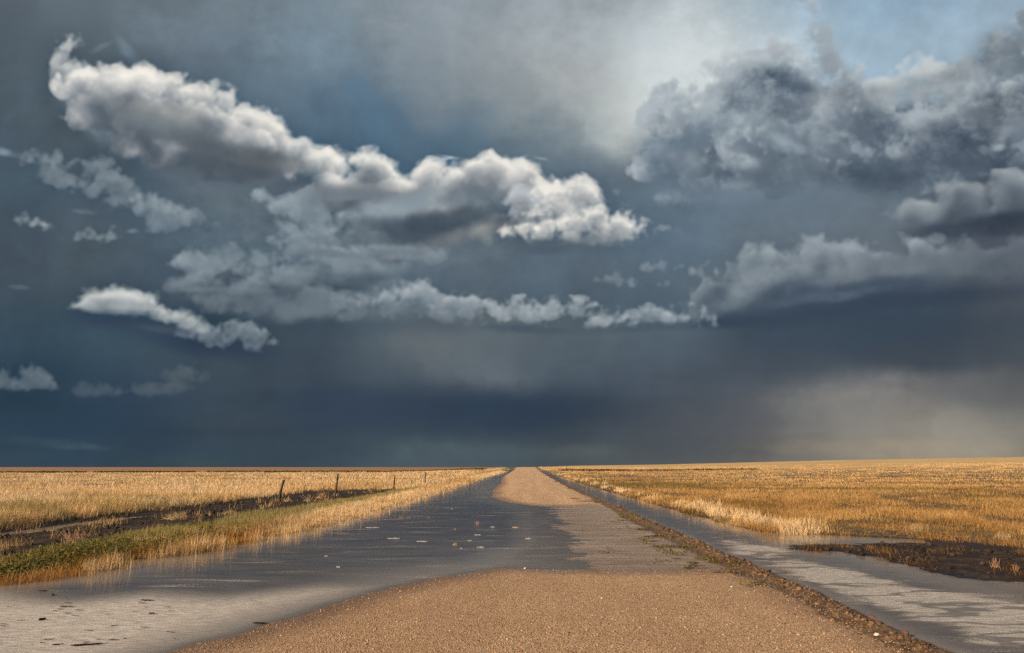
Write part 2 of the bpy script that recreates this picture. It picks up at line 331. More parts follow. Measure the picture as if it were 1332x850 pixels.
# right middle: pale roll with a black belly
vol([(1200,266,18),(1230,258,20),(1262,254,24),(1300,252,24),(1335,250,26),(1180,277,16),(1220,278,26),(1270,276,28),(1320,278,32),(1370,265,40),(1430,260,40)],521,sx=1.6,light=(152,160,165),mid=(112,122,131),dark=(64,74,87),edge=12,ext=.05,od=24,sd=.9,a=(8,5,2.2,1.2),base=[(1180,296),(1332,304)],baseh=16,L=(-.3,.8,.35),gain=1.15)
for b in [(1270,295,80,12,-7,(62,71,84),.8,10,.35),(1310,288,50,12,-6,(56,65,78),.75,10,.35),(1220,300,50,8,0,(70,80,93),.6,10,.4),(1330,300,50,9,-4,(58,67,79),.6,8,.4),(1150,300,60,18,-8,(100,111,121),.4,16,.4)]: brush(*b)
# right lower bank
vol([(885,416,11),(900,412,14),(915,404,15),(925,398,18),(935,388,16),(945,378,16),(935,354,12),(960,355,18),(985,344,20),(1020,336,20),(1060,334,22),(1100,338,26),(1000,370,28),(960,392,24),(1050,364,32),(1110,355,32),(1160,345,32),(1220,340,32),(1280,340,32),(1340,334,34),(1400,330,40)],531,sx=1.7,light=(152,162,168),mid=(110,122,132),dark=(60,73,88),edge=9,ext=.045,od=32,sd=.9,a=(8,6,3.2,1.6),rim=12,slant=1.2,L=(-.6,.6,.35),gain=1.2,op=.93,base=[(880,442),(1000,420),(1100,398),(1332,376)],baseh=24,fade=lambda x,y: 1-.7*sm(1150,1320,x))
for b in [(1180,345,100,26,-4,(98,108,117),.6,20,.4),(1290,350,70,22,0,(92,101,109),.5,20,.4),
 (1090,385,90,12,-7,(58,72,90),.75,12,.4),(1150,370,60,10,-8,(62,75,92),.6,10,.5),(1030,412,110,14,-3,(56,70,86),.8,12,.4),(1110,400,60,10,-6,(66,79,95),.5,10,.4),(1180,400,90,24,-6,(62,76,92),.6,18,.4),(960,420,70,9,0,(60,74,90),.6,8,.4),
 (1050,378,40,7,-8,(72,85,102),.6,8,.4),(1190,430,150,30,0,(56,70,84),.6,20,.3),(1060,440,90,24,0,(62,76,91),.5,20,.3),(1240,465,130,20,0,(64,74,84),.5,20,.3)]: brush(*b)
# the long thin shelf
vol([(440,398,10),(470,394,12),(500,388,14),(530,382,15),(548,377,14),(560,394,16),(585,395,15),(610,394,14),(632,396,15),(655,405,14),(680,405,14),(705,409,13),(730,405,14),(752,405,13),(775,413,12),(800,415,11),(822,412,11),(845,413,11),(870,413,10),(892,412,11),(910,414,12),(620,407,15),(570,407,15),(520,402,15)],541,sx=1.8,light=(178,185,189),mid=(136,147,155),dark=(78,93,106),edge=9,ext=.05,od=15,sd=.9,a=(4,5,3.4,2.4),L=(-.3,.8,.4),gain=1.2,op=.92,base=[(440,420),(700,430),(920,432)],baseh=18)
for b in [(690,428,70,6,4,(68,83,98),.4,12,.7),(850,428,60,5,-3,(70,84,98),.4,10,.7),(560,427,50,8,3,(78,93,106),.35,14,.7),(760,436,60,9,0,(88,102,112),.35,14,.6),(620,434,60,10,0,(92,105,113),.3,16,.5),(470,420,50,12,0,(74,90,103),.35,14,.6)]: brush(*b)
# middle stratum, left of centre
vol([(235,344,10),(255,338,13),(280,337,13),(305,336,14),(335,340,17),(365,336,17),(395,336,19),(430,338,21),(470,338,21),(505,332,18),(265,352,14),(320,352,18),(390,354,22),(455,354,22),(500,348,20),(540,328,16)],551,sx=1.9,light=(168,178,184),mid=(130,142,150),dark=(84,98,110),edge=13,ext=.045,od=26,sd=.8,a=(7,5,3.2,2),L=(-.25,.8,.4),gain=1.15,op=.92,base=[(220,362),(400,376),(540,352)],baseh=16)
vol([(360,314,9),(385,312,11),(410,310,12),(435,314,12),(460,320,12),(400,320,12),(430,324,12)],553,sx=1.6,light=(174,184,189),mid=(134,146,154),dark=(80,94,107),edge=6,ext=.05,od=15,sd=.85,a=(3,4,3,2),gain=1.15,op=.9,base=332,baseh=10)
vol([(250,374,12),(280,372,14),(310,372,15),(345,370,14),(380,374,14),(300,387,18),(350,387,18),(270,394,18),(400,387,18),(330,402,20),(380,404,22),(430,402,18)],555,sx=1.9,light=(148,159,166),mid=(116,129,138),dark=(76,90,104),edge=16,ext=.04,od=44,sd=.7,a=(7,5,3,1.6),gain=1.1,op=.85,base=418,baseh=16)
for b in [(330,390,90,22,4,(92,104,114),.5,18,.4),(400,405,80,16,0,(90,103,114),.45,16,.4),(300,378,60,5,0,(124,136,144),.4,6,.5),(400,362,60,6,2,(92,106,117),.5,7,.5),(420,330,34,6,2,(88,102,114),.55,7,.5),(470,366,40,7,-8,(84,98,109),.5,8,.5),
 (452,384,18,6,0,(128,140,148),.5,7,.6),(478,390,12,7,0,(132,143,150),.5,6,.6),(420,385,30,7,0,(108,121,131),.5,8,.6),(500,372,24,8,-15,(118,130,139),.4,8,.6)]: brush(*b)
# veil under the main bank
for b in [
 (300,240,70,20,8,(92,104,115),.55,18,.3),(250,232,60,16,20,(100,114,125),.4,16,.4),(300,262,80,14,10,(100,112,120),.4,14,.4),(215,262,50,14,10,(86,102,114),.4,14,.4),(385,290,8,12,0,(84,100,114),.6,8,.5),(395,296,12,7,0,(80,98,112),.5,7,.5)]: brush(*b)

for b in [(330,300,110,40,10,(108,122,132),.35,24,.5),(420,320,120,30,0,(112,126,136),.3,20,.6),(540,345,80,22,-5,(100,115,126),.35,18,.5),(270,320,60,20,10,(98,113,124),.3,18,.5),(450,405,90,12,0,(112,125,134),.35,12,.6),(610,330,60,14,-10,(104,117,127),.35,14,.5)]: brush(*b)
for b in [(320,362,80,12,0,(132,144,152),.25,12,.6),(430,352,80,10,-4,(138,149,156),.25,12,.6),(350,384,80,9,0,(88,102,113),.35,10,.6),(460,362,70,8,-5,(88,102,113),.35,10,.6),(300,345,60,8,2,(136,147,155),.25,10,.6)]: brush(*b)
for b in [(985,368,50,14,-25,(142,152,159),.3,14,.6),(1040,352,80,12,-8,(136,146,153),.3,14,.6),(1150,354,90,14,-6,(118,128,136),.3,14,.6),(1120,374,90,9,-8,(74,87,102),.45,12,.5),(1040,400,90,9,-6,(84,97,110),.4,12,.5),(1170,392,100,10,-8,(54,67,84),.55,12,.4),(1080,398,100,11,-6,(57,70,87),.6,12,.4),(1010,418,90,8,-3,(58,72,88),.6,10,.4),(1230,372,80,10,-6,(66,77,91),.45,12,.4),(1260,384,90,10,-6,(58,69,83),.5,12,.4),(925,408,40,9,-20,(134,146,153),.3,10,.6),(1080,386,70,7,-8,(100,112,123),.35,10,.6)]: brush(*b)
# grey body behind and under the main bank
vol([(352,258,12),(372,262,16),(395,262,18),(415,268,20),(440,278,22),(465,288,22),(430,300,20),(455,312,20),(480,306,22),(410,292,14),(390,278,14),(500,318,20),(525,322,16),(375,300,9)],641,sx=1.4,light=(158,170,177),mid=(126,140,149),dark=(92,107,118),edge=12,ext=.05,od=60,sd=.55,a=(7,6,4,2.4),rim=12,gain=1.25,bias=-.08,amb=.3,op=.9,base=[(340,300),(400,318),(520,336)],baseh=22,L=(-.3,.75,.5))
vol([(470,262,20),(500,268,24),(530,270,26),(560,276,28),(590,276,28),(620,270,26),(650,262,22),(520,292,22),(555,300,22),(590,298,20),(485,290,20),(625,290,16)],643,sx=1.6,light=(146,157,164),mid=(108,120,130),dark=(66,78,89),edge=12,ext=.05,od=26,sd=.9,a=(8,6,3.5,2),rim=12,gain=1.2,op=.95,base=[(450,318),(560,326),(660,292)],baseh=18,L=(-.3,.75,.5))
vol([(585,308,9),(605,305,10),(622,301,10),(640,296,10),(655,294,9),(632,310,6),(565,316,9),(545,322,9),(520,330,10)],645,sx=1.6,light=(146,148,148),mid=(120,126,130),dark=(88,98,107),edge=9,ext=.045,od=24,sd=.6,a=(4,4,3,2),gain=1.2,op=.85)
# ======== small clouds, left
vol([(30,205,7),(40,207,10),(58,204,13),(75,208,14),(92,216,12),(70,224,13),(95,232,15),(110,238,13),(122,218,16),(135,232,14),(125,247,15),(145,248,13),(160,242,10),(150,260,13),(175,256,10)],561,light=(152,162,168),mid=(120,133,142),dark=(82,98,111),edge=9,ext=.04,od=34,sd=.8,a=(4,4,3,1.6),op=.85,gain=1.1)
vol([(166,268,11),(183,273,14),(205,267,16),(224,272,14),(202,284,16),(218,289,12),(236,282,10)],563,light=(154,164,170),mid=(122,136,145),dark=(84,100,112),edge=8,ext=.045,od=24,sd=.8,a=(3,3,3,1.6),op=.9,gain=1.15)
vol([(256,276,8),(264,284,6),(281,292,5)],565,light=(140,151,158),mid=(116,130,140),dark=(86,102,114),edge=7,ext=.045,od=24,a=(2,2,2.4,1.6),op=.7)
vol([(24,285,6),(34,287,8),(44,290,9),(54,293,7),(61,295,5)],567,light=(164,173,177),mid=(132,145,151),dark=(96,110,121),edge=5,ext=.06,od=14,a=(.5,1.2,1.6,1.2),op=.9,gain=1.15)
vol([(108,306,7),(118,308,9),(130,309,9),(142,307,9),(149,306,6)],569,light=(154,165,169),mid=(124,138,145),dark=(92,107,119),edge=5,ext=.055,od=14,a=(.5,1.2,1.6,1.2),op=.85,gain=1.1)
for b in [(4,197,10,5,15,(124,138,147),.75,5,.5),(110,275,14,3,5,(104,120,130),.5,5,.6),(172,300,7,3,0,(110,126,134),.6,4,.5),(25,374,11,3,8,(100,115,125),.55,4,.6),(15,200,20,4,10,(110,126,136),.4,6,.6)]: brush(*b)
# lens cloud with its trailing tail
for b in [(200,430,90,10,8,(58,72,92),.55,12,.3),(270,450,70,12,6,(50,66,86),.75,10,.3),(310,460,50,9,4,(54,68,88),.6,9,.3),(150,412,50,6,4,(56,72,90),.6,7,.3)]: brush(*b)
vol([(96,399,9),(116,397,15),(130,396,20),(150,395,22),(170,396,22),(98,399,7),(118,398,12),(140,395,17),(165,394,18),(188,399,15),(205,405,13),(225,412,13),(245,419,14),(262,426,12),(150,402,13),(215,413,13),(180,405,13)],571,sx=1.6,light=(200,203,200),mid=(142,151,157),dark=(78,92,106),edge=6,ext=.05,od=18,sd=.9,a=(1.5,1.5,1.2,1.),gain=1.3,base=[(90,404),(180,416),(260,440)],baseh=10,slant=.6)
vol([(240,432,11),(275,436,13),(300,436,13),(320,436,13),(338,442,11),(352,445,9),(290,444,13),(330,450,11),(358,447,6)],573,sx=1.5,light=(142,152,159),mid=(112,124,133),dark=(70,84,99),edge=6,ext=.05,od=17,sd=.9,a=(3,3,3,2),gain=1.15,op=.92,base=458,baseh=12)
for b in [(148,420,46,4,3,(58,72,90),.7,5,.3),(215,428,40,5,8,(72,86,100),.6,6,.4),(155,384,34,4,-2,(196,200,198),.45,5,.3),(170,400,28,4,2,(164,170,173),.4,5,.4),(330,470,50,6,4,(56,72,88),.5,8,.4)]: brush(*b)
vol([(5,486,9),(0,499,13),(22,502,12),(36,500,14),(47,494,17),(58,496,16),(14,500,12)],575,light=(120,130,136),mid=(94,108,118),dark=(54,76,95),edge=6,ext=.05,od=24,sd=.8,a=(1,2,2,1.4),op=.85,gain=1.1,base=511,baseh=8)
vol([(108,511,9),(125,509,11),(140,510,11),(160,510,11),(180,509,12),(200,508,13),(225,507,13),(225,491,10),(245,487,14),(262,491,11),(215,507,9),(240,505,11)],577,sx=1.5,light=(104,113,118),mid=(82,96,105),dark=(54,74,90),edge=8,ext=.04,od=28,sd=.7,a=(1,2,2,1.4),op=.75,base=518,baseh=10)

# ======== small clouds, right of the bank
P=dict(light=(150,161,168),mid=(118,132,142),dark=(84,101,116),edge=5,ext=.05,od=14,a=(1,2,2.2,1.6))
for sp,sd_,o in [([(778,365,4),(790,364,5),(805,362,6),(820,366,4)],581,.75),([(843,351,5),(860,348,7),(878,350,6)],583,.85),([(845,367,4),(858,369,4),(828,371,4)],585,.55),([(799,243,5),(801,248,5)],587,.65),([(793,262,5),(802,267,4),(808,256,3)],589,.6),([(850,300,5),(862,296,8),(869,301,6),(840,306,5)],591,.9),([(855,259,7),(868,259,7),(876,262,5)],593,.55),([(1285,196,5),(1296,192,6),(1303,194,4)],595,.7)]:
    vol(sp,sd_,op=o,sx=1.4,**P)

# ======== the main bank, from the left head to the right tail
# the bank's ragged left veil
for b in [(110,120,34,30,35,(122,138,149),.7,14,.4),(125,150,20,34,-25,(116,132,144),.65,12,.5),(165,150,60,36,20,(112,126,137),.65,18,.3),(200,175,70,26,20,(98,111,122),.6,16,.3),(120,160,6,18,-25,(126,144,156),.5,5,.5),(160,160,16,6,20,(124,140,151),.5,7,.5),(85,155,10,3,25,(112,128,140),.5,4,.4),(250,190,80,30,18,(92,102,111),.7,18,.3),(250,215,60,16,14,(84,95,105),.7,12,.3)]: brush(*b)
M=dict(ext=.055,gain=1.42,bias=-.06,a=(6,4.2,2.1,1.5),edge=8,L=(.1,.85,.35),light=(228,225,218),mid=(160,164,167),dark=(76,87,98),amb=.15)
vol([(90,61,14),(84,74,14),(80,86,12),(103,60,8),(95,93,20),(115,98,18)],603,a=(2,3,3,1.8),ext=.05,gain=1.2,bias=-.1,edge=8,light=(206,208,205),mid=(150,159,165),dark=(90,104,116),od=60)
vol([(104,110,24),(158,114,38),(140,129,36),(185,126,32),(165,150,42),(205,155,42),(228,127,26),(248,124,26),(268,128,26),(290,137,23),(310,152,23),(325,158,22),(342,163,20),(358,176,20),(372,189,20),(385,200,18),(240,165,46),(280,182,46),(320,200,36),(350,212,30),(380,218,22),(400,210,20),(412,210,17),(426,214,14),(436,222,12),(230,196,40),(280,206,36),(330,216,32),(130,152,28),(180,180,36)],605,base=[(60,172),(200,234),(300,256),(400,256)],baseh=48,od=44,sd=.86,**M)



# dark belly of the left part
for b in [(230,170,80,20,18,(120,128,133),.5,14,.3),(260,186,80,18,14,(96,105,112),.7,14,.3),(310,206,70,16,12,(84,93,101),.8,12,.3),(290,216,54,10,12,(78,88,97),.7,9,.3),(350,208,50,12,12,(98,104,108),.55,10,.3),(210,150,50,14,14,(150,152,150),.45,12,.3),(190,158,40,12,14,(116,126,133),.5,12,.3),(400,218,40,8,5,(132,140,145),.5,8,.4)]: brush(*b)
vol([(385,224,18),(405,220,17),(425,219,16),(445,212,18),(462,211,19),(480,215,19),(498,220,18),(512,230,17),(524,236,14),(430,238,24),(470,244,30),(500,250,28),(548,230,18),(560,229,19),(575,241,18),(600,231,20),(618,216,20),(636,214,20),(655,223,21),(640,244,32),(600,254,32),(560,256,30),(672,220,18),(688,220,16),(668,244,26),(700,240,12),(690,250,24),(520,258,30),(450,255,24)],613,base=292,baseh=40,od=30,sd=.86,fade=lambda x,y: sm(388,436,x),**M)

for b in [(586,205,16,2.2,8,(150,166,176),.6,5,.9),(575,208,12,2,-10,(160,174,182),.6,5,.9),(592,214,5,6,20,(140,158,170),.5,4,.9),(705,206,9,2,14,(150,163,171),.6,4,.7),(765,345-105,4,2,0,(120,140,150),.0,3,.5)]: brush(*b)
# belly of the middle part
for b in [(480,246,70,9,2,(150,153,153),.5,8,.4),(440,250,60,10,2,(112,122,130),.7,9,.3),(510,256,50,9,2,(110,121,130),.6,9,.3),(440,266,50,9,8,(96,108,118),.4,12,.4),(510,296,60,14,4,(78,91,102),.45,14,.4),(570,294,64,16,-8,(66,78,89),.6,14,.35),(610,280,46,10,-12,(76,88,98),.5,12,.4),(630,258,50,12,-4,(110,122,131),.6,10,.35),(540,312,50,9,0,(76,88,99),.8,8,.3),(470,312,40,10,0,(90,103,113),.6,9,.4)]: brush(*b)
for b in [(515,268,36,13,-6,(136,149,158),.75,9,.35),(545,262,34,11,-8,(134,147,156),.7,9,.4),(500,273,24,8,-6,(148,160,168),.6,7,.4),(560,254,26,7,-14,(140,153,161),.55,7,.5),(440,258,28,4,-2,(118,131,140),.5,5,.5),(590,262,30,8,-8,(116,129,138),.5,8,.5)]: brush(*b)
for b in [(600,307,50,10,-14,(116,122,126),.6,9,.5),(560,322,50,8,-8,(104,112,119),.55,8,.5),(625,300,16,7,-10,(138,142,143),.55,6,.6),(632,310,8,9,0,(130,137,141),.5,5,.6),(660,297,26,8,-6,(98,106,112),.6,7,.5),(500,330,60,8,-2,(106,120,130),.5,8,.5),(462,325,8,3,40,(150,162,169),.35,4,.5)]: brush(*b)
# right shoulder and tail
vol([(655,264,13),(672,260,14),(690,257,13),(668,277,15),(690,272,15),(705,264,13)],621,**{**M,'light':(200,205,207)},od=22,op=.9)
vol([(705,252,14),(715,247,17),(728,245,19),(742,250,21),(754,258,21),(732,268,26),(758,274,18),(720,274,22)],623,base=308,baseh=16,od=75,**{**M,'a':(3,3,2.6,2.2)})
vol([(665,304,13),(680,298,16),(695,295,18),(712,294,19),(735,292,20),(760,291,20),(782,290,19),(802,290,18),(815,294,15),(828,299,11),(700,306,16),(740,308,18),(780,306,17),(665,305,12),(810,304,14)],625,base=324,baseh=14,od=24,**{**M,'a':(3,3,2.6,2.2)})
for b in [(720,318,46,7,3,(88,101,112),.7,8,.4),(710,326,30,6,4,(82,96,108),.6,7,.4),(780,312,40,7,0,(122,132,139),.55,7,.4),(660,285,26,6,-4,(84,95,105),.6,7,.4),(700,284,30,4,-4,(120,129,136),.5,5,.4),(754,279,6,4,30,(150,155,157),.5,4,.4)]: brush(*b)
IMG = IMG * (1 + .010 * fine + .004 * fbm(X/9, Y/8, 777, 3))[..., None]

IMG = IMG + .30 * (IMG - blur(IMG, 18.)) + .20 * (IMG - blur(IMG, 3.))
IMG = IMG + (IMG.mean(2, keepdims=True) * C(.90, 1.0, 1.10) - IMG) * (.22 * sm(400, 480, Y) * (1 - .5 * sm(540, 600, Y)) * (1 - .4 * sm(900, 1100, X)))[..., None]
shaft = fbm((X + .12 * Y) / 80 + .9 * w1x, Y / 240, 811, 4, .5)
IMG = IMG * (1 + .06 * shaft * sm(440, 520, Y) * (.35 + .65 * sm(820, 1040, X) + .4 * np.exp(-((X - 610) / 130) ** 2)))[..., None]
# ------------------------------------------------------------------ camera
CAM_H = 1.65
FPX, PW, PH = 888.0, 1332, 850
PITCH = math.atan((608 - 425) / FPX)
YAW = math.atan((685 - 666) / (FPX / math.cos(PITCH)))
cam_d = bpy.data.cameras.new("camera"); cam = bpy.data.objects.new("camera", cam_d); col.objects.link(cam)
cam_d.sensor_width = 36; cam_d.lens = 24; cam_d.clip_start = .05; cam_d.clip_end = 60000
cam.location = (0, 0, CAM_H)
cam.rotation_euler = (math.pi / 2 + PITCH, 0, YAW)
scene.camera = cam
RC = np.array(Matrix.Rotation(YAW, 3, 'Z') @ Matrix.Rotation(math.pi / 2 + PITCH, 3, 'X'))

def pdir(px, py):
    d = RC @ np.array([(px - PW / 2) / FPX, (PH / 2 - py) / FPX, -1.0])
    return d / np.linalg.norm(d)

_py = np.arange(-50, 6000, 1.0)
_pz = np.interp(_py, [-50, 62, 85, 108, 158, 230, 310, 345, 420, 700, 6000], [0, 0, .10, .26, .50, .98, 1.60, 1.66, 1.5, .9, .9])
_k = np.ones(31) / 31
_pz = np.convolve(np.pad(_pz, 15, mode='edge'), _k, mode='valid')
def prof(y): return np.interp(y, _py, _pz)

def ground(px, py, off=0.):
    """the point of the road's level surface seen at a place in the photograph"""
    d = pdir(px, py); t = np.linspace(3, 420, 9000) / d[1]
    z = CAM_H + d[2] * t - prof(d[1] * t) - off
    k = int(np.argmax(z < 0)) if (z < 0).any() else len(t) - 1
    return np.array([d[0] * t[k], d[1] * t[k]])

def poly(pts): return np.array([ground(*p) for p in pts])

def sdist(P, x, y):
    """signed distance to a closed polygon, positive inside"""
    d2 = np.full(x.shape, 1e12); ins = np.zeros(x.shape, bool)
    for a, b in zip(P, np.roll(P, -1, 0)):
        e = b - a; L = e @ e + 1e-12
        t = np.clip(((x - a[0]) * e[0] + (y - a[1]) * e[1]) / L, 0, 1)
        d2 = np.minimum(d2, (x - a[0] - t * e[0]) ** 2 + (y - a[1] - t * e[1]) ** 2)
        c = ((a[1] > y) != (b[1] > y))
        ins ^= c & (x < a[0] + (y - a[1]) * e[0] / (e[1] if abs(e[1]) > 1e-12 else 1e-12))
    return np.where(ins, np.sqrt(d2), -np.sqrt(d2))

near_edge = poly([(215, 850), (262, 836), (300, 828), (363, 806), (427, 787), (478, 772), (522, 763), (560, 753.5), (618, 744), (660, 739), (720, 741), (800, 742.5), (910, 742), (960, 740), (1003, 745)])
DRY_NEAR = np.vstack([[[-2.6, -30], [-3.1, 2.]], near_edge, [[3.9, 10], [3.9, -30]]])
DRY_FAR = np.vstack([poly([(800, 657.5), (740, 659), (692, 658), (665, 654.4), (649, 651.5), (642.5, 646.6), (641.5, 637), (647, 632), (651, 629), (653, 619), (665, 612)]), [[-3.6, 230], [-3.6, 900], [3.9, 900]]])
ISLAND = poly([(1025, 714), (1037, 710), (1139, 709), (1230, 713), (1332, 718), (1460, 727), (1460, 762), (1332, 757), (1266, 753.5), (1196, 740), (1139, 724), (1043, 718)])
MARKS = [(748, 650, 9, .8), (770, 652, 12, .6), (762, 640, 8, .8), (742, 636, 5, .7), (733, 630, 5, .6), (718, 622, 4, .6), (712, 619, 4, .5), (760, 653.5, 14, .6), (725, 627, 5, .5), (782, 655, 9, .6),
         (896, 740, 9, 2.2), (968, 751, 16, 1.8), (935, 748, 9, 1.5), (880, 728, 9, 1.4), (860, 712, 20, 1.3), (848, 699, 14, 1.2), (850, 705, 9, .9), (900, 733, 10, 1.2), (840, 690, 12, 1.), (1010, 760, 7, 1.4), (985, 763, 9, 1.)]

def S(a, b, v):
    t = np.clip((v - a) / (b - a), 0, 1); return t * t * (3 - 2 * t)

def zones(x, y):
    """heights and kinds of ground at world points"""
    r = np.hypot(x, y)
    n1 = fbm(x / 3.1, y / 3.1, 201, 4); n2 = fbm(x / .7, y / .7, 221, 4); n3 = fbm(x / 14, y / 14, 241, 4)
    nl = fbm(x / 8., y / 2., 261, 3)
    wob = .35 * fbm(y / 5.0, y * 0 + 3.3, 281, 3) + .25 * n1
    xl = x + wob                                           # left bands
    xr = x + .12 * n1 + .1 * fbm(y / 2.2, y * 0, 291, 3)
    out = {}
    edge = (.13 * n1 + .08 * n2) * (1 + 1.2 * S(24, 34, y)) + .25 * fbm(x / 1.7, y / .5, 299, 4) * S(-.5, 1., x)
    dn = sdist(DRY_NEAR, x, y); df = sdist(DRY_FAR, x, y)
    dry = np.maximum(dn, df) + edge
    # road and the pool to its left
    z = np.where(dry > 0, np.minimum(dry * .05, .05), np.maximum(dry * .07, -.22))
    # the crossing: a skin of water over ribs of gravel
    cr = S(-1.9, 1.0, x + .6 * n1) * S(-.4, .5, y - 10.) * (y < 40)
    rib = .8 * fbm(x / 2.0 + .4 * n1, y / .42 + .6 * n1, 301, 6, .72) + .45 * fbm(x / 1.1, y / 1.6, 303, 4)
    zc = -.026 * (1 - np.clip((x + 1.6) / 3.0, 0, 1)) + .003 + .014 * rib + .012 * S(1.2, 3.3, x)
    c2 = S(.0, .85, cr)
    z = np.where(dry < 0, z * (1 - c2) + np.maximum(zc, z) * c2, z)
    out['cross'] = cr * S(1.0, -.7, dry + .6 * n1 + .3 * n2) * (x < 3.9)
    # berm
    bx = 3.62 + .12 * fbm(y / 1.3, y * 0 + 7.7, 311, 4) + .10 * fbm(y / 6., y * 0 + 1.7, 313, 2)
    w = np.exp(-((x - bx) / (.15 + .08 * S(8, 20, y))) ** 2)
    z = np.where(x > 3.2, z * (1 - S(3.2, 3.9, x)) + .02 * S(3.2, 3.9, x), z)
    z = z + w * (.025 + .055 * np.clip(.4 + n2 + .6 * n1, 0, 1.5)) * (1 - .6 * S(60, 160, y))
    out['berm'] = np.exp(-((x - bx + .05) / (.27 + .2 * S(9, 16, y) * S(34, 20, y))) ** 2)
    # ditch and what lies right of it
    xo = np.interp(y, [0, 9, 12, 14.4, 16.4, 17.4, 18.6, 23, 45, 110, 200, 400], [15, 13.5, 12, 10.5, 9.6, 8.2, 6.15, 5.85, 5.65, 5.3, 5.2, 5.2])
    ob = x - xo + .25 * n1 + .15 * n2
    zr = np.where(ob < 0, np.maximum(ob * .09, -.16), np.minimum(ob * .08, .10))
    flat = S(5.0, 6.6, x - .05 * (y - 12)) * S(18.2, 16.5, y)          # mud flat just under the water
    zr = zr * (1 - flat) + flat * np.where(ob < 0, -.006 + .032 * (nl + .6 * n2 + .25 * n1) + .030 * S(7.5, 12, x), zr)
    isl = sdist(ISLAND, x, y) + .55 * n1 + .3 * n2
    zr = np.maximum(zr, np.clip(isl * .10, -.1, .035) + (.035 * n1 + .03 * n2 + .03 * nl) * (isl > -.3))
    t = S(3.75, 4.25, xr)
    z = z * (1 - t) + zr * t
    out['isl'] = S(-.15, .2, isl); out['fieldR'] = S(-.12, .2, ob) * (x > 4)
    # left of the pool
    sx = np.interp(y, [0, 7, 9.8, 10.5, 13, 14.2, 18, 20, 36, 60, 90, 160, 260, 400], [-8.6, -8.3, -7.7, -7.2, -6.9, -6.5, -6.0, -5.85, -6.0, -6.3, -6.5, -5.6, -4.4, -4.2])
    lb = sx - x + .22 * n1 + .12 * n2 + .3 * n3
    zl = np.where(lb < 0, np.maximum(lb * .10, -.22), np.minimum(lb * .03, .06))
    zl = zl - .05 * S(13.5, 11, y) * S(1.6, .2, lb) * (lb > 0) * (.5 + n2)
    mud = S(-8.5, -9.1, xl) * S(-15.0, -14.2, xl) * S(64, 40, y)
    zm = .03 + .05 * n1 + .05 * n2 - .12 * np.exp(-((xl + 13.2) / .34) ** 2) * S(14.5, 17, y) * S(24.5, 21, y) + .05 * np.exp(-((xl + 10.2) / .5) ** 2)
    zl = zl * (1 - mud) + zm * mud
    pud = S(60, 63, y) * S(76, 70, y) * S(-9.6, -8.9, x) * S(-6.0, -6.9, x)
    zl = zl - .14 * pud * (lb > 0)
    zl = zl + S(-13.8, -15.5, xl) * (.06 + .03 * n1)
    tl = S(-4.4, -5.2, x) * 1.0
    tl = np.where(y > 90, S(-3.6, -4.2, x), tl)
    z = z * (1 - tl) + zl * tl
    out['verge'] = S(-.05, .25, lb) * (1 - S(-8.4, -9.0, xl)) ; out['lb'] = lb
    out['mudL'] = mud; out['fieldL'] = S(-14.0, -14.9, xl) * S(64, 40, y) + S(40, 64, y) * S(-.05, .3, lb)
    out['n1'], out['n2'], out['n3'] = n1, n2, n3
    # the large lie of the land
    side = S(12, 40, np.abs(x))
    az = np.arctan2(x, np.maximum(y, 1e-3))
    rise = np.interp(az, [-2, .02, .06, .19, .43, .61, .9, 1.6, 2], [0, 0, .0018, .0036, .0092, .0116, .0125, .004, 0])
    lie_l = np.interp(r, [0, 60, 235, 900, 2500, 20000], [0, 0, .0, 1.2, 1.62, 1.4])
    lie_r = np.interp(r, [0, 60, 280, 700, 1500, 4000, 20000], [0, 0, .55, 1.2, 1.64, 1.3, 1.3]) + rise * np.interp(r, [0, 90, 400, 1500, 3000, 20000], [0, 0, 250, 1500, 2500, 0])
    lie = np.where(x < 0, lie_l, lie_r)
    fx = S(4, 45, np.abs(x))
    big = prof(y) * (1 - fx) + lie * fx
    big = np.where(y < 0, lie * fx, big)
    out['z'] = z + big + .12 * n3 * S(16, 40, np.abs(x)) * (r > 30) * S(2500, 400, r)
    out['r'] = r; out['dry'] = dry; out['rel'] = z
    out['road'] = S(-3.75, -3.3, x + .15 * n1) * S(4.0, 3.6, x + .12 * n1)
    out['soil'] = S(232, 244, r + 12 * n3) * (x < 0) * S(-9, -16, x)
    return out

def zat(x, y):
    o = zones(np.array([x], np.float64), np.array([y], np.float64)); return float(o['z'][0])

# ------------------------------------------------------------------ node helpers
def mat(name):
    m = bpy.data.materials.new(name); m.use_nodes = True
    nt = m.node_tree; nt.nodes.clear()
    return m, nt
def N(nt, t, **kw):
    n = nt.nodes.new(t)
    for k, v in kw.items():
        if k == 'ins':
            for kk, vv in v.items():
                if isinstance(vv, bpy.types.NodeSocket): nt.links.new(vv, n.inputs[kk])
                else: n.inputs[kk].default_value = vv
        else: setattr(n, k, v)
    return n
def math_(nt, op, a, b=0., c=None, clamp=False):
    n = N(nt, 'ShaderNodeMath', operation=op, use_clamp=clamp)
    for i, v in enumerate((a, b, c)):
        if v is None: continue
        if isinstance(v, bpy.types.NodeSocket): nt.links.new(v, n.inputs[i])
        else: n.inputs[i].default_value = v
    return n.outputs[0]
def mixc(nt, f, a, b):
    n = N(nt, 'ShaderNodeMix', data_type='RGBA')
    for i, v in ((0, f), (6, a), (7, b)):
        if isinstance(v, bpy.types.NodeSocket): nt.links.new(v, n.inputs[i])
        else: n.inputs[i].default_value = v if i == 0 else (*v, 1) if len(v) == 3 else v
    return n.outputs[2]
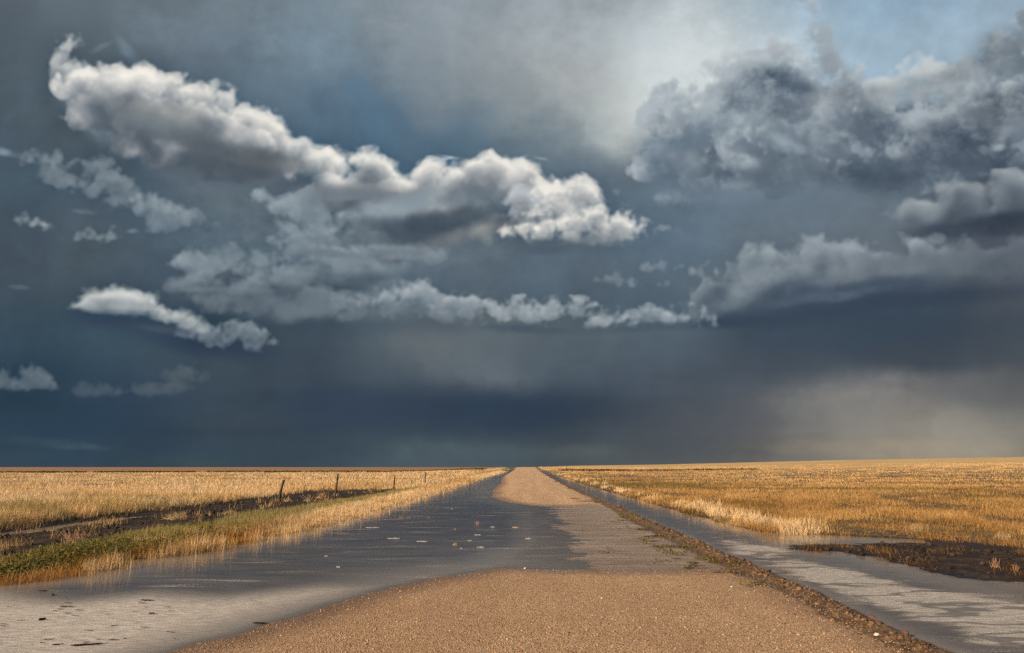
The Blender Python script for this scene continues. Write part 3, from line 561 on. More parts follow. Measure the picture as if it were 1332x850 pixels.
def ramp(nt, f, stops, interp='LINEAR'):
    n = N(nt, 'ShaderNodeValToRGB'); n.color_ramp.interpolation = interp
    e = n.color_ramp.elements
    while len(e) < len(stops): e.new(.5)
    for i, (p, c) in enumerate(stops): e[i].position = p; e[i].color = (*c, 1) if len(c) == 3 else c
    nt.links.new(f, n.inputs[0]); return n.outputs[0]
def mapr(nt, v, a, b, c=0., d=1.):
    n = N(nt, 'ShaderNodeMapRange', interpolation_type='SMOOTHSTEP', ins={'From Min': a, 'From Max': b, 'To Min': c, 'To Max': d}); nt.links.new(v, n.inputs[0]); return n.outputs[0]
def noise(nt, vec, scale, detail=4, rough=.55, dist=0.):
    return N(nt, 'ShaderNodeTexNoise', ins={'Vector': vec, 'Scale': scale, 'Detail': detail, 'Roughness': rough, 'Distortion': dist}).outputs[0]
def pos_scaled(nt, sx, sy, sz=1.):
    g = N(nt, 'ShaderNodeNewGeometry')
    m = N(nt, 'ShaderNodeVectorMath', operation='MULTIPLY'); nt.links.new(g.outputs['Position'], m.inputs[0]); m.inputs[1].default_value = (sx, sy, sz)
    return m.outputs[0]
def attr(nt, name):
    return N(nt, 'ShaderNodeAttribute', attribute_name=name)
def finish(nt, shader):
    o = N(nt, 'ShaderNodeOutputMaterial'); nt.links.new(shader, o.inputs[0])

def grid_mesh(name, V, idx_quads, tris=None, smooth=True):
    me = bpy.data.meshes.new(name)
    nq, ntri = len(idx_quads), 0 if tris is None else len(tris)
    me.vertices.add(len(V)); me.vertices.foreach_set('co', np.asarray(V, np.float32).ravel())
    loops = np.concatenate([np.asarray(idx_quads, np.int32).ravel()] + ([np.asarray(tris, np.int32).ravel()] if ntri else []))
    me.loops.add(len(loops)); me.loops.foreach_set('vertex_index', loops)
    st = np.concatenate([np.arange(nq) * 4, nq * 4 + np.arange(ntri) * 3]).astype(np.int32)
    me.polygons.add(nq + ntri); me.polygons.foreach_set('loop_start', st)
    if smooth: me.polygons.foreach_set('use_smooth', np.ones(nq + ntri, bool))
    me.update(calc_edges=True); me.validate()
    return me
def color_attr(me, name, rgba):
    a = me.attributes.new(name, 'FLOAT_COLOR', 'POINT'); a.data.foreach_set('color', np.asarray(rgba, np.float32).ravel())
def link(name, me, m=None, parent=None):
    o = bpy.data.objects.new(name, me); col.objects.link(o)
    if m is not None: me.materials.append(m)
    if parent is not None: o.parent = parent
    return o
def tag(o, label=None, cat=None, group=None, kind=None):
    if label: o['label'] = label
    if cat: o['category'] = cat
    if group: o['group'] = group
    if kind: o['kind'] = kind
    return o

# ------------------------------------------------------------------ sky dome
azs = np.radians(np.concatenate([np.arange(-84, -46, 1.), np.arange(-46, 46, .078), np.arange(46, 84.1, 1.)]))
els = np.radians(np.concatenate([np.arange(-3, -.3, .9), np.arange(-.3, 42, .074), np.arange(42, 66.1, 1.)]))
A_, E_ = np.meshgrid(azs, els)
dx, dy, dz = np.sin(A_) * np.cos(E_), np.cos(A_) * np.cos(E_), np.sin(E_)
dc = np.stack([dx, dy, dz], -1) @ RC                      # to the chart's axes
dep = np.maximum(-dc[..., 2], .12)
cx = PW / 2 + FPX * dc[..., 0] / dep; cy = PH / 2 - FPX * dc[..., 1] / dep
fx = np.clip(cx - SX0, 0, SW - 1.01); fy = np.clip(cy - SY0, 0, SH - 30)
ix, iy = fx.astype(int), fy.astype(int); fx = (fx - ix)[..., None]; fy = (fy - iy)[..., None]
rgb = (IMG[iy, ix] * (1 - fx) + IMG[iy, ix + 1] * fx) * (1 - fy) + (IMG[iy + 1, ix] * (1 - fx) + IMG[iy + 1, ix + 1] * fx) * fy
c = np.clip(rgb / 255., 0, 1)
lin = np.where(c <= .04045, c / 12.92, ((c + .055) / 1.055) ** 2.4)
R_SKY = 16000.
Vs = np.stack([dx, dy, dz], -1).reshape(-1, 3) * R_SKY
nr, nc = A_.shape
ii = (np.arange(nr - 1)[:, None] * nc + np.arange(nc - 1)[None, :]).ravel()
me = grid_mesh("sky", Vs, np.stack([ii, ii + 1, ii + nc + 1, ii + nc], 1))
color_attr(me, "cloud", np.concatenate([lin, np.ones(lin.shape[:2] + (1,))], -1).reshape(-1, 4))
m, nt = mat("storm_sky")
em = N(nt, 'ShaderNodeEmission', ins={'Color': attr(nt, "cloud").outputs['Color'], 'Strength': 2 ** -EXPO})
finish(nt, em.outputs[0]); m.cycles.emission_sampling = 'NONE'
tag(link("sky", me, m), kind='structure')
del IMG, Vs, rgb, lin

# ------------------------------------------------------------------ light
SUN_EL, SUN_AZ = 20.0, 228.0                              # azimuth clockwise from straight ahead (+Y)
world = bpy.data.worlds.new("World"); scene.world = world; world.use_nodes = True
wn = world.node_tree; wn.nodes.clear()
sk = wn.nodes.new('ShaderNodeTexSky'); sk.sky_type = 'NISHITA'; sk.sun_disc = False
sk.sun_elevation = math.radians(SUN_EL); sk.sun_rotation = math.radians(SUN_AZ); sk.dust_density = 2.
bg = wn.nodes.new('ShaderNodeBackground'); bg.inputs[1].default_value = .08
wo = wn.nodes.new('ShaderNodeOutputWorld'); wn.links.new(sk.outputs[0], bg.inputs[0]); wn.links.new(bg.outputs[0], wo.inputs[0])
sd_ = bpy.data.lights.new("sun", 'SUN'); sd_.energy = 5.0; sd_.angle = math.radians(.5); sd_.color = (1, .80, .56)
sun = bpy.data.objects.new("sun", sd_); col.objects.link(sun)
sa, se = math.radians(SUN_AZ), math.radians(SUN_EL)
to_sun = Vector((math.sin(sa) * math.cos(se), math.cos(sa) * math.cos(se), math.sin(se)))
sun.rotation_euler = to_sun.to_track_quat('Z', 'Y').to_euler()
scene.view_settings.view_transform = 'Standard'; scene.view_settings.look = 'None'
scene.view_settings.exposure = EXPO; scene.view_settings.gamma = 1; scene.view_settings.use_curve_mapping = False
scene.cycles.max_bounces = 6; scene.cycles.caustics_reflective = False; scene.cycles.caustics_refractive = False
scene.cycles.use_denoising = False

# ------------------------------------------------------------------ ground
ang = np.radians(np.concatenate([np.arange(-180, -64, 5.), np.arange(-64, -50, 1.), np.arange(-50, 50, .125), np.arange(50, 64, 1.), np.arange(65, 180, 5.)]))
rad = np.concatenate([2.2 * np.exp(np.arange(0, math.log(5 / 2.2), .0125)), 5 * np.exp(np.arange(0, math.log(8.), .0065)), 40 * np.exp(np.arange(0, math.log(15000 / 40), .0125))])
Ag, Rg = np.meshgrid(ang, rad)
gx_, gy_ = (np.sin(Ag) * Rg).ravel(), (np.cos(Ag) * Rg).ravel()
zo = zones(gx_, gy_)
V = np.stack([gx_, gy_, zo['z']], 1)
nr, nc = Ag.shape
i0 = np.arange(nr - 1)[:, None] * nc; j = np.arange(nc)[None, :]; j1 = (np.arange(nc) + 1) % nc
Q = np.stack([i0 + j, i0 + j1[None, :], i0 + nc + j1[None, :], i0 + nc + j], -1).reshape(-1, 4)
V = np.vstack([V, [[0, 0, 0]]]); ctr = len(V) - 1
T = np.stack([np.full(nc, ctr), j1, np.arange(nc)], 1)
me = grid_mesh("ground", V, Q, T)
wet = np.clip(S(.055, .0, zo['rel']), 0, 1)
marks = np.zeros(len(gx_))
for (px, py, w, h) in MARKS:
    a = ground(px - w, py); b = ground(px + w, py); t_ = ground(px, py - h); u_ = ground(px, py + h); cxy = ground(px, py)
    rx, ry = max(.12, abs(b[0] - a[0]) / 2), max(.12, abs(t_[1] - u_[1]) / 2)
    marks = np.maximum(marks, np.exp(-((gx_ - cxy[0]) / rx) ** 2 - ((gy_ - cxy[1]) / ry) ** 2))
Z0 = np.zeros(1)
def app(a): return np.append(a, a[-1] * 0)
mud = np.clip(zo['mudL'] + zo['isl'] + (gx_ > 4.0) * (1 - zo['fieldR']) + S(-.1, .1, zo['lb']) * S(.9, .2, zo['lb']) * (gy_ < 200) * (gx_ < -4), 0, 1)
color_attr(me, "kind_a", np.stack([app(zo['road']), app(mud), app(np.clip(zo['berm'] * 1. + marks * 1.0, 0, 1)), app(zo['soil'])], 1))
color_attr(me, "kind_b", np.stack([app(wet), app(zo['cross']), app(zo['verge']), app(np.clip(zo['r'] / 400., 0, 1))], 1))

m, nt = mat("ground")
ka, kb = attr(nt, "kind_a"), attr(nt, "kind_b")
sa_ = N(nt, 'ShaderNodeSeparateColor'); nt.links.new(ka.outputs['Color'], sa_.inputs[0])
sb_ = N(nt, 'ShaderNodeSeparateColor'); nt.links.new(kb.outputs['Color'], sb_.inputs[0])
road, mudk, berm = sa_.outputs[0], sa_.outputs[1], sa_.outputs[2]; soil = ka.outputs['Alpha']
wetk, crossk, verge, rk = sb_.outputs[0], sb_.outputs[1], sb_.outputs[2], kb.outputs['Alpha']
P = pos_scaled(nt, 1, 1, 1)
# gravel: stones of many colours pressed into sand
vor = N(nt, 'ShaderNodeTexVoronoi', feature='F1', ins={'Vector': P, 'Scale': 84., 'Randomness': 1.})
vsep = N(nt, 'ShaderNodeSeparateColor'); nt.links.new(vor.outputs['Color'], vsep.inputs[0])
vor2 = N(nt, 'ShaderNodeTexVoronoi', feature='F1', ins={'Vector': P, 'Scale': 34., 'Randomness': 1.})
v2s = N(nt, 'ShaderNodeSeparateColor'); nt.links.new(vor2.outputs['Color'], v2s.inputs[0])
stone = ramp(nt, vsep.outputs[0], [(0, (.09, .048, .024)), (.2, (.25, .138, .072)), (.45, (.53, .32, .165)), (.68, (.62, .41, .23)), (.84, (.47, .235, .125)), (.93, (.68, .55, .40)), (1., (.13, .085, .06))])
big_ = ramp(nt, v2s.outputs[1], [(0, (.10, .07, .05)), (.10, (.12, .08, .06)), (.12, (.40, .27, .17)), (.9, (.40, .27, .17)), (.93, (.66, .58, .50)), (1, (.70, .62, .55))], 'CONSTANT')
bigm = mapr(nt, math_(nt, 'ADD', vor2.outputs['Distance'], math_(nt, 'MULTIPLY', math_(nt, 'ABSOLUTE', math_(nt, 'SUBTRACT', v2s.outputs[1], .52)), -.5)), .20, .12)
stone = mixc(nt, math_(nt, 'MULTIPLY', bigm, math_(nt, 'GREATER_THAN', math_(nt, 'ABSOLUTE', math_(nt, 'SUBTRACT', v2s.outputs[1], .51)), .39)), stone, big_)
patch = math_(nt, 'ADD', math_(nt, 'MULTIPLY', noise(nt, P, .55, 6, .62), .65), math_(nt, 'MULTIPLY', noise(nt, P, 4., 4, .6), .35))
stone = mixc(nt, mapr(nt, patch, .35, .7), mixc(nt, .38, stone, (.24, .14, .072)), stone)
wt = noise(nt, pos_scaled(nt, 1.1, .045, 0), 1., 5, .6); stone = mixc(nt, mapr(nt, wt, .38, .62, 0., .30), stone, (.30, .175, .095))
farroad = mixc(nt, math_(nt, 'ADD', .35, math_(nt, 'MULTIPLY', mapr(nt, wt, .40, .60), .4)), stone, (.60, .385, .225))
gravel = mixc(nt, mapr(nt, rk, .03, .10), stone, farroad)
# mud
nm = noise(nt, P, 2.2, 6, .65); nm2 = noise(nt, P, 13., 5, .65)
mudc = ramp(nt, math_(nt, 'ADD', math_(nt, 'MULTIPLY', nm, .7), math_(nt, 'MULTIPLY', nm2, .3)), [(.32, (.013, .009, .007)), (.48, (.031, .021, .016)), (.58, (.070, .046, .033)), (.75, (.14, .095, .068))])
bermc = ramp(nt, nm2, [(.3, (.030, .017, .010)), (.46, (.085, .048, .026)), (.60, (.20, .125, .065)), (.76, (.33, .215, .12))])
# grassland floor
PS = pos_scaled(nt, .012, .05, .0)
st = noise(nt, PS, 1., 6, .6); ng = noise(nt, P, .35, 6, .62)
litter = ramp(nt, noise(nt, P, 6., 6, .7), [(.36, (.022, .014, .008)), (.5, (.085, .05, .024)), (.62, (.24, .155, .075))])
gold = ramp(nt, math_(nt, 'ADD', math_(nt, 'MULTIPLY', st, .65), math_(nt, 'MULTIPLY', ng, .35)), [(.30, (.23, .13, .045)), (.45, (.42, .26, .10)), (.56, (.56, .38, .17)), (.72, (.62, .46, .24))])
grassc = mixc(nt, mapr(nt, rk, .16, .75), litter, gold)
soilc = ramp(nt, noise(nt, pos_scaled(nt, .0012, .006, 0), 1., 5, .6), [(.3, (.20, .095, .045)), (.55, (.30, .155, .075)), (.72, (.34, .19, .10)), (.78, (.60, .43, .30))])
cg = mixc(nt, soil, grassc, soilc)
jit = math_(nt, 'MULTIPLY', math_(nt, 'SUBTRACT', nm2, .5), .9)
def soft(v): return mapr(nt, math_(nt, 'ADD', v, jit), .3, .7)
cg = mixc(nt, soft(verge), cg, mixc(nt, nm, (.05, .045, .018), (.16, .11, .045)))
cg = mixc(nt, soft(mudk), cg, mudc)
cs = noise(nt, pos_scaled(nt, .30, 1.9, 0), 1.5, 8, .70, .3)
gravel = mixc(nt, math_(nt, 'MULTIPLY', crossk, .85), gravel, ramp(nt, math_(nt, 'ADD', math_(nt, 'MULTIPLY', cs, .8), math_(nt, 'MULTIPLY', vsep.outputs[1], .2)), [(.36, (.17, .125, .095)), (.47, (.31, .24, .18)), (.55, (.42, .335, .26)), (.66, (.58, .475, .38))]))
cg = mixc(nt, soft(road), cg, gravel)
cg = mixc(nt, mapr(nt, math_(nt, 'ADD', berm, math_(nt, 'MULTIPLY', jit, 1.3)), .42, .62), cg, bermc)
wetf = math_(nt, 'MULTIPLY', wetk, math_(nt, 'SUBTRACT', 1., math_(nt, 'MULTIPLY', mapr(nt, rk, .3, .6), 1.)))
dark = N(nt, 'ShaderNodeMix', data_type='RGBA', blend_type='MULTIPLY', ins={7: (.42, .40, .42, 1)}); nt.links.new(math_(nt, 'MULTIPLY', wetf, math_(nt, 'SUBTRACT', .9, math_(nt, 'MULTIPLY', crossk, .35))), dark.inputs[0]); nt.links.new(cg, dark.inputs[6])
rough = mapr(nt, math_(nt, 'MULTIPLY', wetf, math_(nt, 'ADD', .55, mapr(nt, nm2, .35, .65, 0., .5))), .1, 1., .95, .34)
rough = math_(nt, 'SUBTRACT', rough, math_(nt, 'MULTIPLY', mudk, mapr(nt, nm, .55, .4, 0., .30)))
bh = math_(nt, 'ADD', math_(nt, 'MULTIPLY', vor.outputs['Distance'], -1.2), math_(nt, 'ADD', math_(nt, 'MULTIPLY', nm2, 1.0), math_(nt, 'MULTIPLY', bigm, .5)))
bmp = N(nt, 'ShaderNodeBump', ins={'Strength': .75, 'Distance': .012, 'Height': bh})
bs = N(nt, 'ShaderNodeBsdfPrincipled', ins={'Base Color': dark.outputs[2], 'Roughness': rough, 'Normal': bmp.outputs[0], 'Specular IOR Level': math_(nt, 'SUBTRACT', .35, math_(nt, 'MULTIPLY', mudk, .2))})
finish(nt, bs.outputs[0])
tag(link("ground", me, m), kind='structure')

# ------------------------------------------------------------------ flood water
ang = np.radians(np.arange(-56, 56.1, .28)); rad = np.concatenate([2.2 * np.exp(np.arange(0, math.log(8 / 2.2), .018)), 8 * np.exp(np.arange(0, math.log(4.), .008)), 32 * np.exp(np.arange(0, math.log(240 / 32), .018))])
Aw, Rw = np.meshgrid(ang, rad); wx, wy = (np.sin(Aw) * Rw).ravel(), (np.cos(Aw) * Rw).ravel()
zw = zones(wx, wy); base = zw['z'] - zw['rel']
nr, nc = Aw.shape
ii = (np.arange(nr - 1)[:, None] * nc + np.arange(nc - 1)[None, :]).ravel()
Q = np.stack([ii, ii + 1, ii + nc + 1, ii + nc], 1)
ok = (zw['rel'] < .02) & (np.abs(wx) < 16)
Q = Q[ok[Q].any(1)]
used = np.unique(Q); rem = np.full(len(wx), -1); rem[used] = np.arange(len(used))
FOAM_L = poly([(-160, 748), (0, 762), (60, 771), (110, 776), (200, 766), (300, 770), (420, 758), (520, 760), (470, 778), (380, 805), (215, 856), (200, 900), (-160, 900)])
FOAM_R = [poly([(935, 700), (975, 707), (1020, 714), (1035, 721), (1000, 727), (950, 720)]), poly([(985, 729), (1040, 728), (1100, 738), (1150, 752), (1200, 765), (1280, 775), (1400, 790), (1420, 850), (1330, 846), (1270, 838), (1215, 815), (1150, 795), (1080, 770), (1020, 745)])]
xw, yw = wx[used], wy[used]
fl = sdist(FOAM_L, xw, yw); fr = np.maximum(sdist(FOAM_R[0], xw, yw), sdist(FOAM_R[1], xw, yw))
foam = S(-.5, 1.3, fl) * np.interp(xw, [-9, -5, -2.5], [1., .92, .7]) 
foamr = S(-.45, .5, fr)
shal = np.clip(1 + zw['rel'][used] / .20, 0, 1)
me = grid_mesh("flood_water", np.stack([xw, yw, base[used]], 1), rem[Q])
thin = zw['cross'][used]
color_attr(me, "foam", np.stack([foam, foamr, shal, thin], 1))
m, nt = mat("flood_water")
fa = attr(nt, "foam"); fs = N(nt, 'ShaderNodeSeparateColor'); nt.links.new(fa.outputs['Color'], fs.inputs[0])
P = pos_scaled(nt, 1, 1, 1); PX = pos_scaled(nt, .45, 2.6, 0); PD = pos_scaled(nt, .5, 1.6, 0)
g1 = noise(nt, PX, 5., 6, .62, .4); g2 = noise(nt, P, 34., 4, .7); g3 = noise(nt, PD, .9, 6, .62, 1.4); g4 = noise(nt, PX, 1.1, 4, .55, .5)
gl = math_(nt, 'ADD', math_(nt, 'MULTIPLY', g1, .6), math_(nt, 'MULTIPLY', g2, .4))
g5 = noise(nt, pos_scaled(nt, 1, 2.2, 0), 75., 3, .75); g6 = noise(nt, pos_scaled(nt, .8, 4.2, 0), 7., 6, .68, .6)
foamL = math_(nt, 'MULTIPLY', mapr(nt, fs.outputs[0], .05, .95), mapr(nt, math_(nt, 'ADD', math_(nt, 'MULTIPLY', g6, .75), math_(nt, 'MULTIPLY', g5, .45)), .36, .66, .62, 1.))
warp_ = N(nt, 'ShaderNodeTexNoise', ins={'Vector': pos_scaled(nt, .7, .7, 0), 'Scale': 1.1, 'Detail': 3.}); wv = N(nt, 'ShaderNodeVectorMath', operation='MULTIPLY_ADD'); nt.links.new(warp_.outputs['Color'], wv.inputs[0]); wv.inputs[1].default_value = (1.6, .7, 0); nt.links.new(PD, wv.inputs[2])
sw1 = noise(nt, wv.outputs[0], 1.5, 7, .66); lane = math_(nt, 'ABSOLUTE', math_(nt, 'SUBTRACT', noise(nt, wv.outputs[0], .8, 4, .5), .5))
body = mapr(nt, math_(nt, 'ADD', math_(nt, 'MULTIPLY', fs.outputs[1], .34), math_(nt, 'ADD', math_(nt, 'MULTIPLY', sw1, .8), math_(nt, 'MULTIPLY', g5, .2))), .66, .79)
foamR = math_(nt, 'MULTIPLY', math_(nt, 'MULTIPLY', body, mapr(nt, lane, .008, .05, .12, 1.)), mapr(nt, math_(nt, 'ADD', math_(nt, 'MULTIPLY', g5, .6), math_(nt, 'MULTIPLY', g6, .4)), .38, .62, .45, 1.))
fm = math_(nt, 'MAXIMUM', foamL, foamR)
specks = math_(nt, 'MULTIPLY', mapr(nt, math_(nt, 'ADD', math_(nt, 'MULTIPLY', g4, .6), math_(nt, 'MULTIPLY', g2, .5)), .635, .70), .6)
fm = math_(nt, 'MAXIMUM', fm, specks)
turb = mixc(nt, mapr(nt, g3, .3, .7), (.085, .075, .068), (.135, .118, .104))
turb = mixc(nt, math_(nt, 'MULTIPLY', mapr(nt, fs.outputs[2], .25, 1.), .75), turb, (.26, .22, .185))
foamc = mixc(nt, mapr(nt, math_(nt, 'ADD', math_(nt, 'MULTIPLY', g5, .6), math_(nt, 'MULTIPLY', g6, .4)), .38, .62), (.30, .265, .23), (.80, .71, .62))
wc = mixc(nt, math_(nt, 'MULTIPLY', fm, .92), turb, foamc)
rip = math_(nt, 'ADD', math_(nt, 'MULTIPLY', noise(nt, pos_scaled(nt, 1.2, 3.5, 0), 2.6, 3, .5, .3), 1.), math_(nt, 'MULTIPLY', g1, .35))
b1 = N(nt, 'ShaderNodeBump', ins={'Strength': .34, 'Distance': .007, 'Height': rip})
b2 = N(nt, 'ShaderNodeBump', ins={'Strength': .4, 'Distance': .012, 'Height': math_(nt, 'MULTIPLY', math_(nt, 'ADD', g5, g6), fm)}); nt.links.new(b1.outputs[0], b2.inputs['Normal'])
bs = N(nt, 'ShaderNodeBsdfPrincipled', ins={'Base Color': wc, 'Roughness': math_(nt, 'ADD', .06, math_(nt, 'MULTIPLY', fm, .6)), 'IOR': 1.33, 'Normal': b2.outputs[0]})
tr = N(nt, 'ShaderNodeBsdfTransparent', ins={'Color': (.75, .72, .70, 1)})
gls = N(nt, 'ShaderNodeFresnel', ins={'IOR': 1.33})
tf = math_(nt, 'MULTIPLY', math_(nt, 'MULTIPLY', mapr(nt, fs.outputs[2], .90, 1.), .5), math_(nt, 'SUBTRACT', 1., gls.outputs[0]))
mx = N(nt, 'ShaderNodeMixShader'); nt.links.new(tf, mx.inputs[0]); nt.links.new(bs.outputs[0], mx.inputs[1]); nt.links.new(tr.outputs[0], mx.inputs[2])
finish(nt, mx.outputs[0])
tag(link("flood_water", me, m), kind='structure')
# ------------------------------------------------------------------ grass
RS = np.random.RandomState(42)
def blade_arrays(bx, by, bz, h, w, lean, ang, colr, droop=.35):
    """one bent, tapering blade per entry: 5 vertices, a quad and a triangle"""
    n = len(bx); fa_ = RS.rand(n) * 6.283
    sx_, sy_ = np.cos(fa_) * w * .5, np.sin(fa_) * w * .5
    lx_, ly_ = np.cos(ang) * lean * h, np.sin(ang) * lean * h
    V = np.empty((n, 5, 3), np.float32)
    V[:, 0] = np.stack([bx - sx_, by - sy_, bz], 1); V[:, 1] = np.stack([bx + sx_, by + sy_, bz], 1)
    m = .55
    V[:, 2] = np.stack([bx + lx_ * m * .8 + sx_ * .75, by + ly_ * m * .8 + sy_ * .75, bz + h * m], 1)
    V[:, 3] = np.stack([bx + lx_ * m * .8 - sx_ * .75, by + ly_ * m * .8 - sy_ * .75, bz + h * m], 1)
    V[:, 4] = np.stack([bx + lx_ * 1.15, by + ly_ * 1.15, bz + h * (1 - droop * lean ** 2)], 1)
    return V, colr
def blade_object(name, parts, m, label=None, cat=None, kind='stuff', group=None):
    V = np.concatenate([p[0] for p in parts]); Cc = np.concatenate([p[1] for p in parts]); n = len(V)
    b = np.arange(n)[:, None] * 5
    me = grid_mesh(name, V.reshape(-1, 3), b + np.array([[0, 1, 2, 3]]), b + np.array([[3, 2, 4]]), smooth=False)
    root = np.array([.55, .55, .55, .85, 1.0])            # dead sheaths make the foot of each blade browner
    cc = np.ones((n, 5, 4), np.float32); cc[:, :, :3] = Cc[:, None, :] * np.array([1, 1, 1, 1, 1.])[None, :, None]
    color_attr(me, "blade", cc.reshape(-1, 4))
    o = link(name, me, m); return tag(o, label, cat, group, kind)
gm, nt = mat("dry_grass")
ca = attr(nt, "blade")
df_ = N(nt, 'ShaderNodeBsdfDiffuse', ins={'Color': ca.outputs['Color']})
tl_ = N(nt, 'ShaderNodeBsdfTranslucent', ins={'Color': ca.outputs['Color']})
mx = N(nt, 'ShaderNodeMixShader', ins={0: .28}); nt.links.new(df_.outputs[0], mx.inputs[1]); nt.links.new(tl_.outputs[0], mx.inputs[2])
finish(nt, mx.outputs[0])

PALE, STRAW, GOLD, OCHRE = np.array([.76, .57, .36]), np.array([.66, .44, .21]), np.array([.56, .32, .11]), np.array([.36, .19, .065])
GREEN, OLIVE, BROWN, RUST = np.array([.085, .11, .035]), np.array([.20, .165, .055]), np.array([.10, .055, .025]), np.array([.34, .155, .04])

def scatter(n, a0, a1, r0, r1, power=1.):
    """points spread evenly over the view: uniform in azimuth and in 1/r"""
    a = np.radians(RS.uniform(a0, a1, n)); u = RS.uniform(0, 1, n)
    r = 1. / (1. / r1 ** power + u * (1. / r0 ** power - 1. / r1 ** power)) ** 1.
    r = r ** (1. / power)
    return np.sin(a) * r, np.cos(a) * r, r
def lerp3(a, b, t): return a[None] * (1 - t[:, None]) + b[None] * t[:, None] if a.ndim == 1 else a * (1 - t[:, None]) + b[None] * t[:, None]
def tufts(x, y, r, per, spread, h, hv, lean, wmin, colfn, zoff=0., keep=None):
    """blades of the tufts that stand at x, y"""
    n = len(x); k = per
    X_ = np.repeat(x, k) + RS.normal(0, 1, n * k) * np.repeat(spread, k); Y_ = np.repeat(y, k) + RS.normal(0, 1, n * k) * np.repeat(spread, k)
    R_ = np.repeat(r, k)
    hh = np.repeat(h, k) * np.clip(1 + hv * RS.normal(0, 1, n * k), .3, 1.7)
    ang = RS.rand(n * k) * 6.283; ln = np.abs(RS.normal(0, 1, n * k)) * lean + .05
    ww = np.maximum(wmin * RS.uniform(.6, 1.3, n * k), R_ * .00042)
    o = zones(X_, Y_)
    cl = np.repeat(colfn(x, y, r), k, 0) * RS.uniform(.75, 1.2, n * k)[:, None]
    ok = np.ones(len(X_), bool) if keep is None else keep(o, X_, Y_)
    b = blade_arrays(X_, Y_, o['z'] - .02 + zoff, hh, ww, ln, ang, np.clip(cl, 0, .85))
    return b[0][ok], b[1][ok]

# the field on the left
def field_colour(x, y, r, greens, browns, pale):
    a = fbm(x / 6., y / 6., 401, 4); b = fbm(x / 1.5, y / 1.5, 411, 3); c = fbm(x / 22., y / 9., 421, 4)
    cl = lerp3(STRAW, GOLD, np.clip(.45 + .8 * b + .3 * a, 0, 1))
    cl = lerp3(cl, PALE, np.clip(pale + 1.2 * a + .6 * b, 0, .9))
    cl = lerp3(cl, OCHRE, np.clip(1.6 * (c + browns * .5 - .25) + .5 * b, 0, .85))
    cl = lerp3(cl, OLIVE, np.clip(3. * (c * .7 + b * .5 + greens - .5), 0, .85))
    cl = lerp3(cl, GREEN, np.clip(4. * (b * .8 + a * .3 + greens - .95), 0, .8))
    return cl
x, y, r = scatter(20500, -60, -1.5, 15, 262)
o = zones(x, y); dens = fbm(x / 2., y / 4.5, 431, 4)
k = (o['fieldL'] > .45 + .2 * dens) & (o['soil'] < .4) & ((r > 60) | (dens > -.42)) & (x < -5)
x, y, r, dens = x[k], y[k], r[k], dens[k]
gf = lambda x, y, r: field_colour(x, y, r, np.interp(r, [15, 26, 34, 48, 120], [.40, .62, .62, .22, .12]), np.interp(r, [15, 40, 100, 300], [.40, .42, .40, .15]), np.interp(r, [15, 60, 300], [.35, .50, .45]))
hL = np.interp(r, [15, 26, 60, 300], [.36, .32, .25, .22]) * (1 + .30 * dens)
left_field = [tufts(x, y, r, 28, np.interp(r, [15, 40, 300], [.14, .28, 1.6]), hL, .34, .48, .006, gf)]
blade_object("dry_grass_field", left_field, gm, "pale golden dry grass field left of the fence posts", "grass")

# the field on the right
x, y, r = scatter(24500, 0.6, 59, 13.5, 420)
o = zones(x, y); dens = fbm(x / 1.5, y / 3.6, 441, 4); d2 = fbm(x / 3.2, y / 11., 451, 4)
k = (o['fieldR'] > .45) & (x > 4.6) & ((dens + .8 * d2 > np.interp(r, [14, 18, 30, 55, 90], [-.30, -.12, -.08, -.2, -.3])) | (r > 55)) & (y > 14)
x, y, r, dens, d2 = x[k], y[k], r[k], dens[k], d2[k]
gf2 = lambda x, y, r: field_colour(x, y, r, np.interp(r, [14, 30, 50, 90, 140], [.50, .54, .56, .34, .08]), np.interp(r, [14, 40, 100, 300], [.95, .95, .75, .32]), np.interp(r, [14, 40, 90, 300], [-.25, -.22, -.1, .18]))
hR = np.interp(r, [14, 24, 60, 300], [.15, .15, .16, .20]) * (1 + .55 * dens) * np.where(d2 < -.15, .75, 1.)
gfr = gf2
gf2 = lambda x, y, r: gfr(x, y, r) * (1 - (1 - np.array([.52, .45, .37])) * (np.interp(r, [14, 32, 60, 130], [1., .95, .6, .0]) * (.55 + .45 * S(-.35, .25, fbm(x / 1.4, y / 4., 455, 4))))[:, None])
right_field = [tufts(x, y, r, 26, np.interp(r, [14, 40, 300], [.13, .24, 1.7]), hR, .42, .6, .006, gf2)]
xs_, ys_, rs2 = scatter(20000, 2., 59, 13.2, 75); os_ = zones(xs_, ys_)
ks = (os_['fieldR'] > .35) & (xs_ > 5) & (ys_ > 13); xs_, ys_, rs2 = xs_[ks], ys_[ks], rs2[ks]
mix_ = fbm(xs_ / .9, ys_ / 2.2, 459, 4)
right_field.append(tufts(xs_, ys_, rs2, 12, np.interp(rs2, [14, 75], [.10, .3]), .055 + .07 * np.clip(mix_ + .3, 0, 1), .4, .9, .005,
    lambda x, y, r: lerp3(lerp3(BROWN, OLIVE, RS.rand(len(x))), OCHRE * 1.15, np.clip(.35 + 1.2 * mix_, 0, 1))))
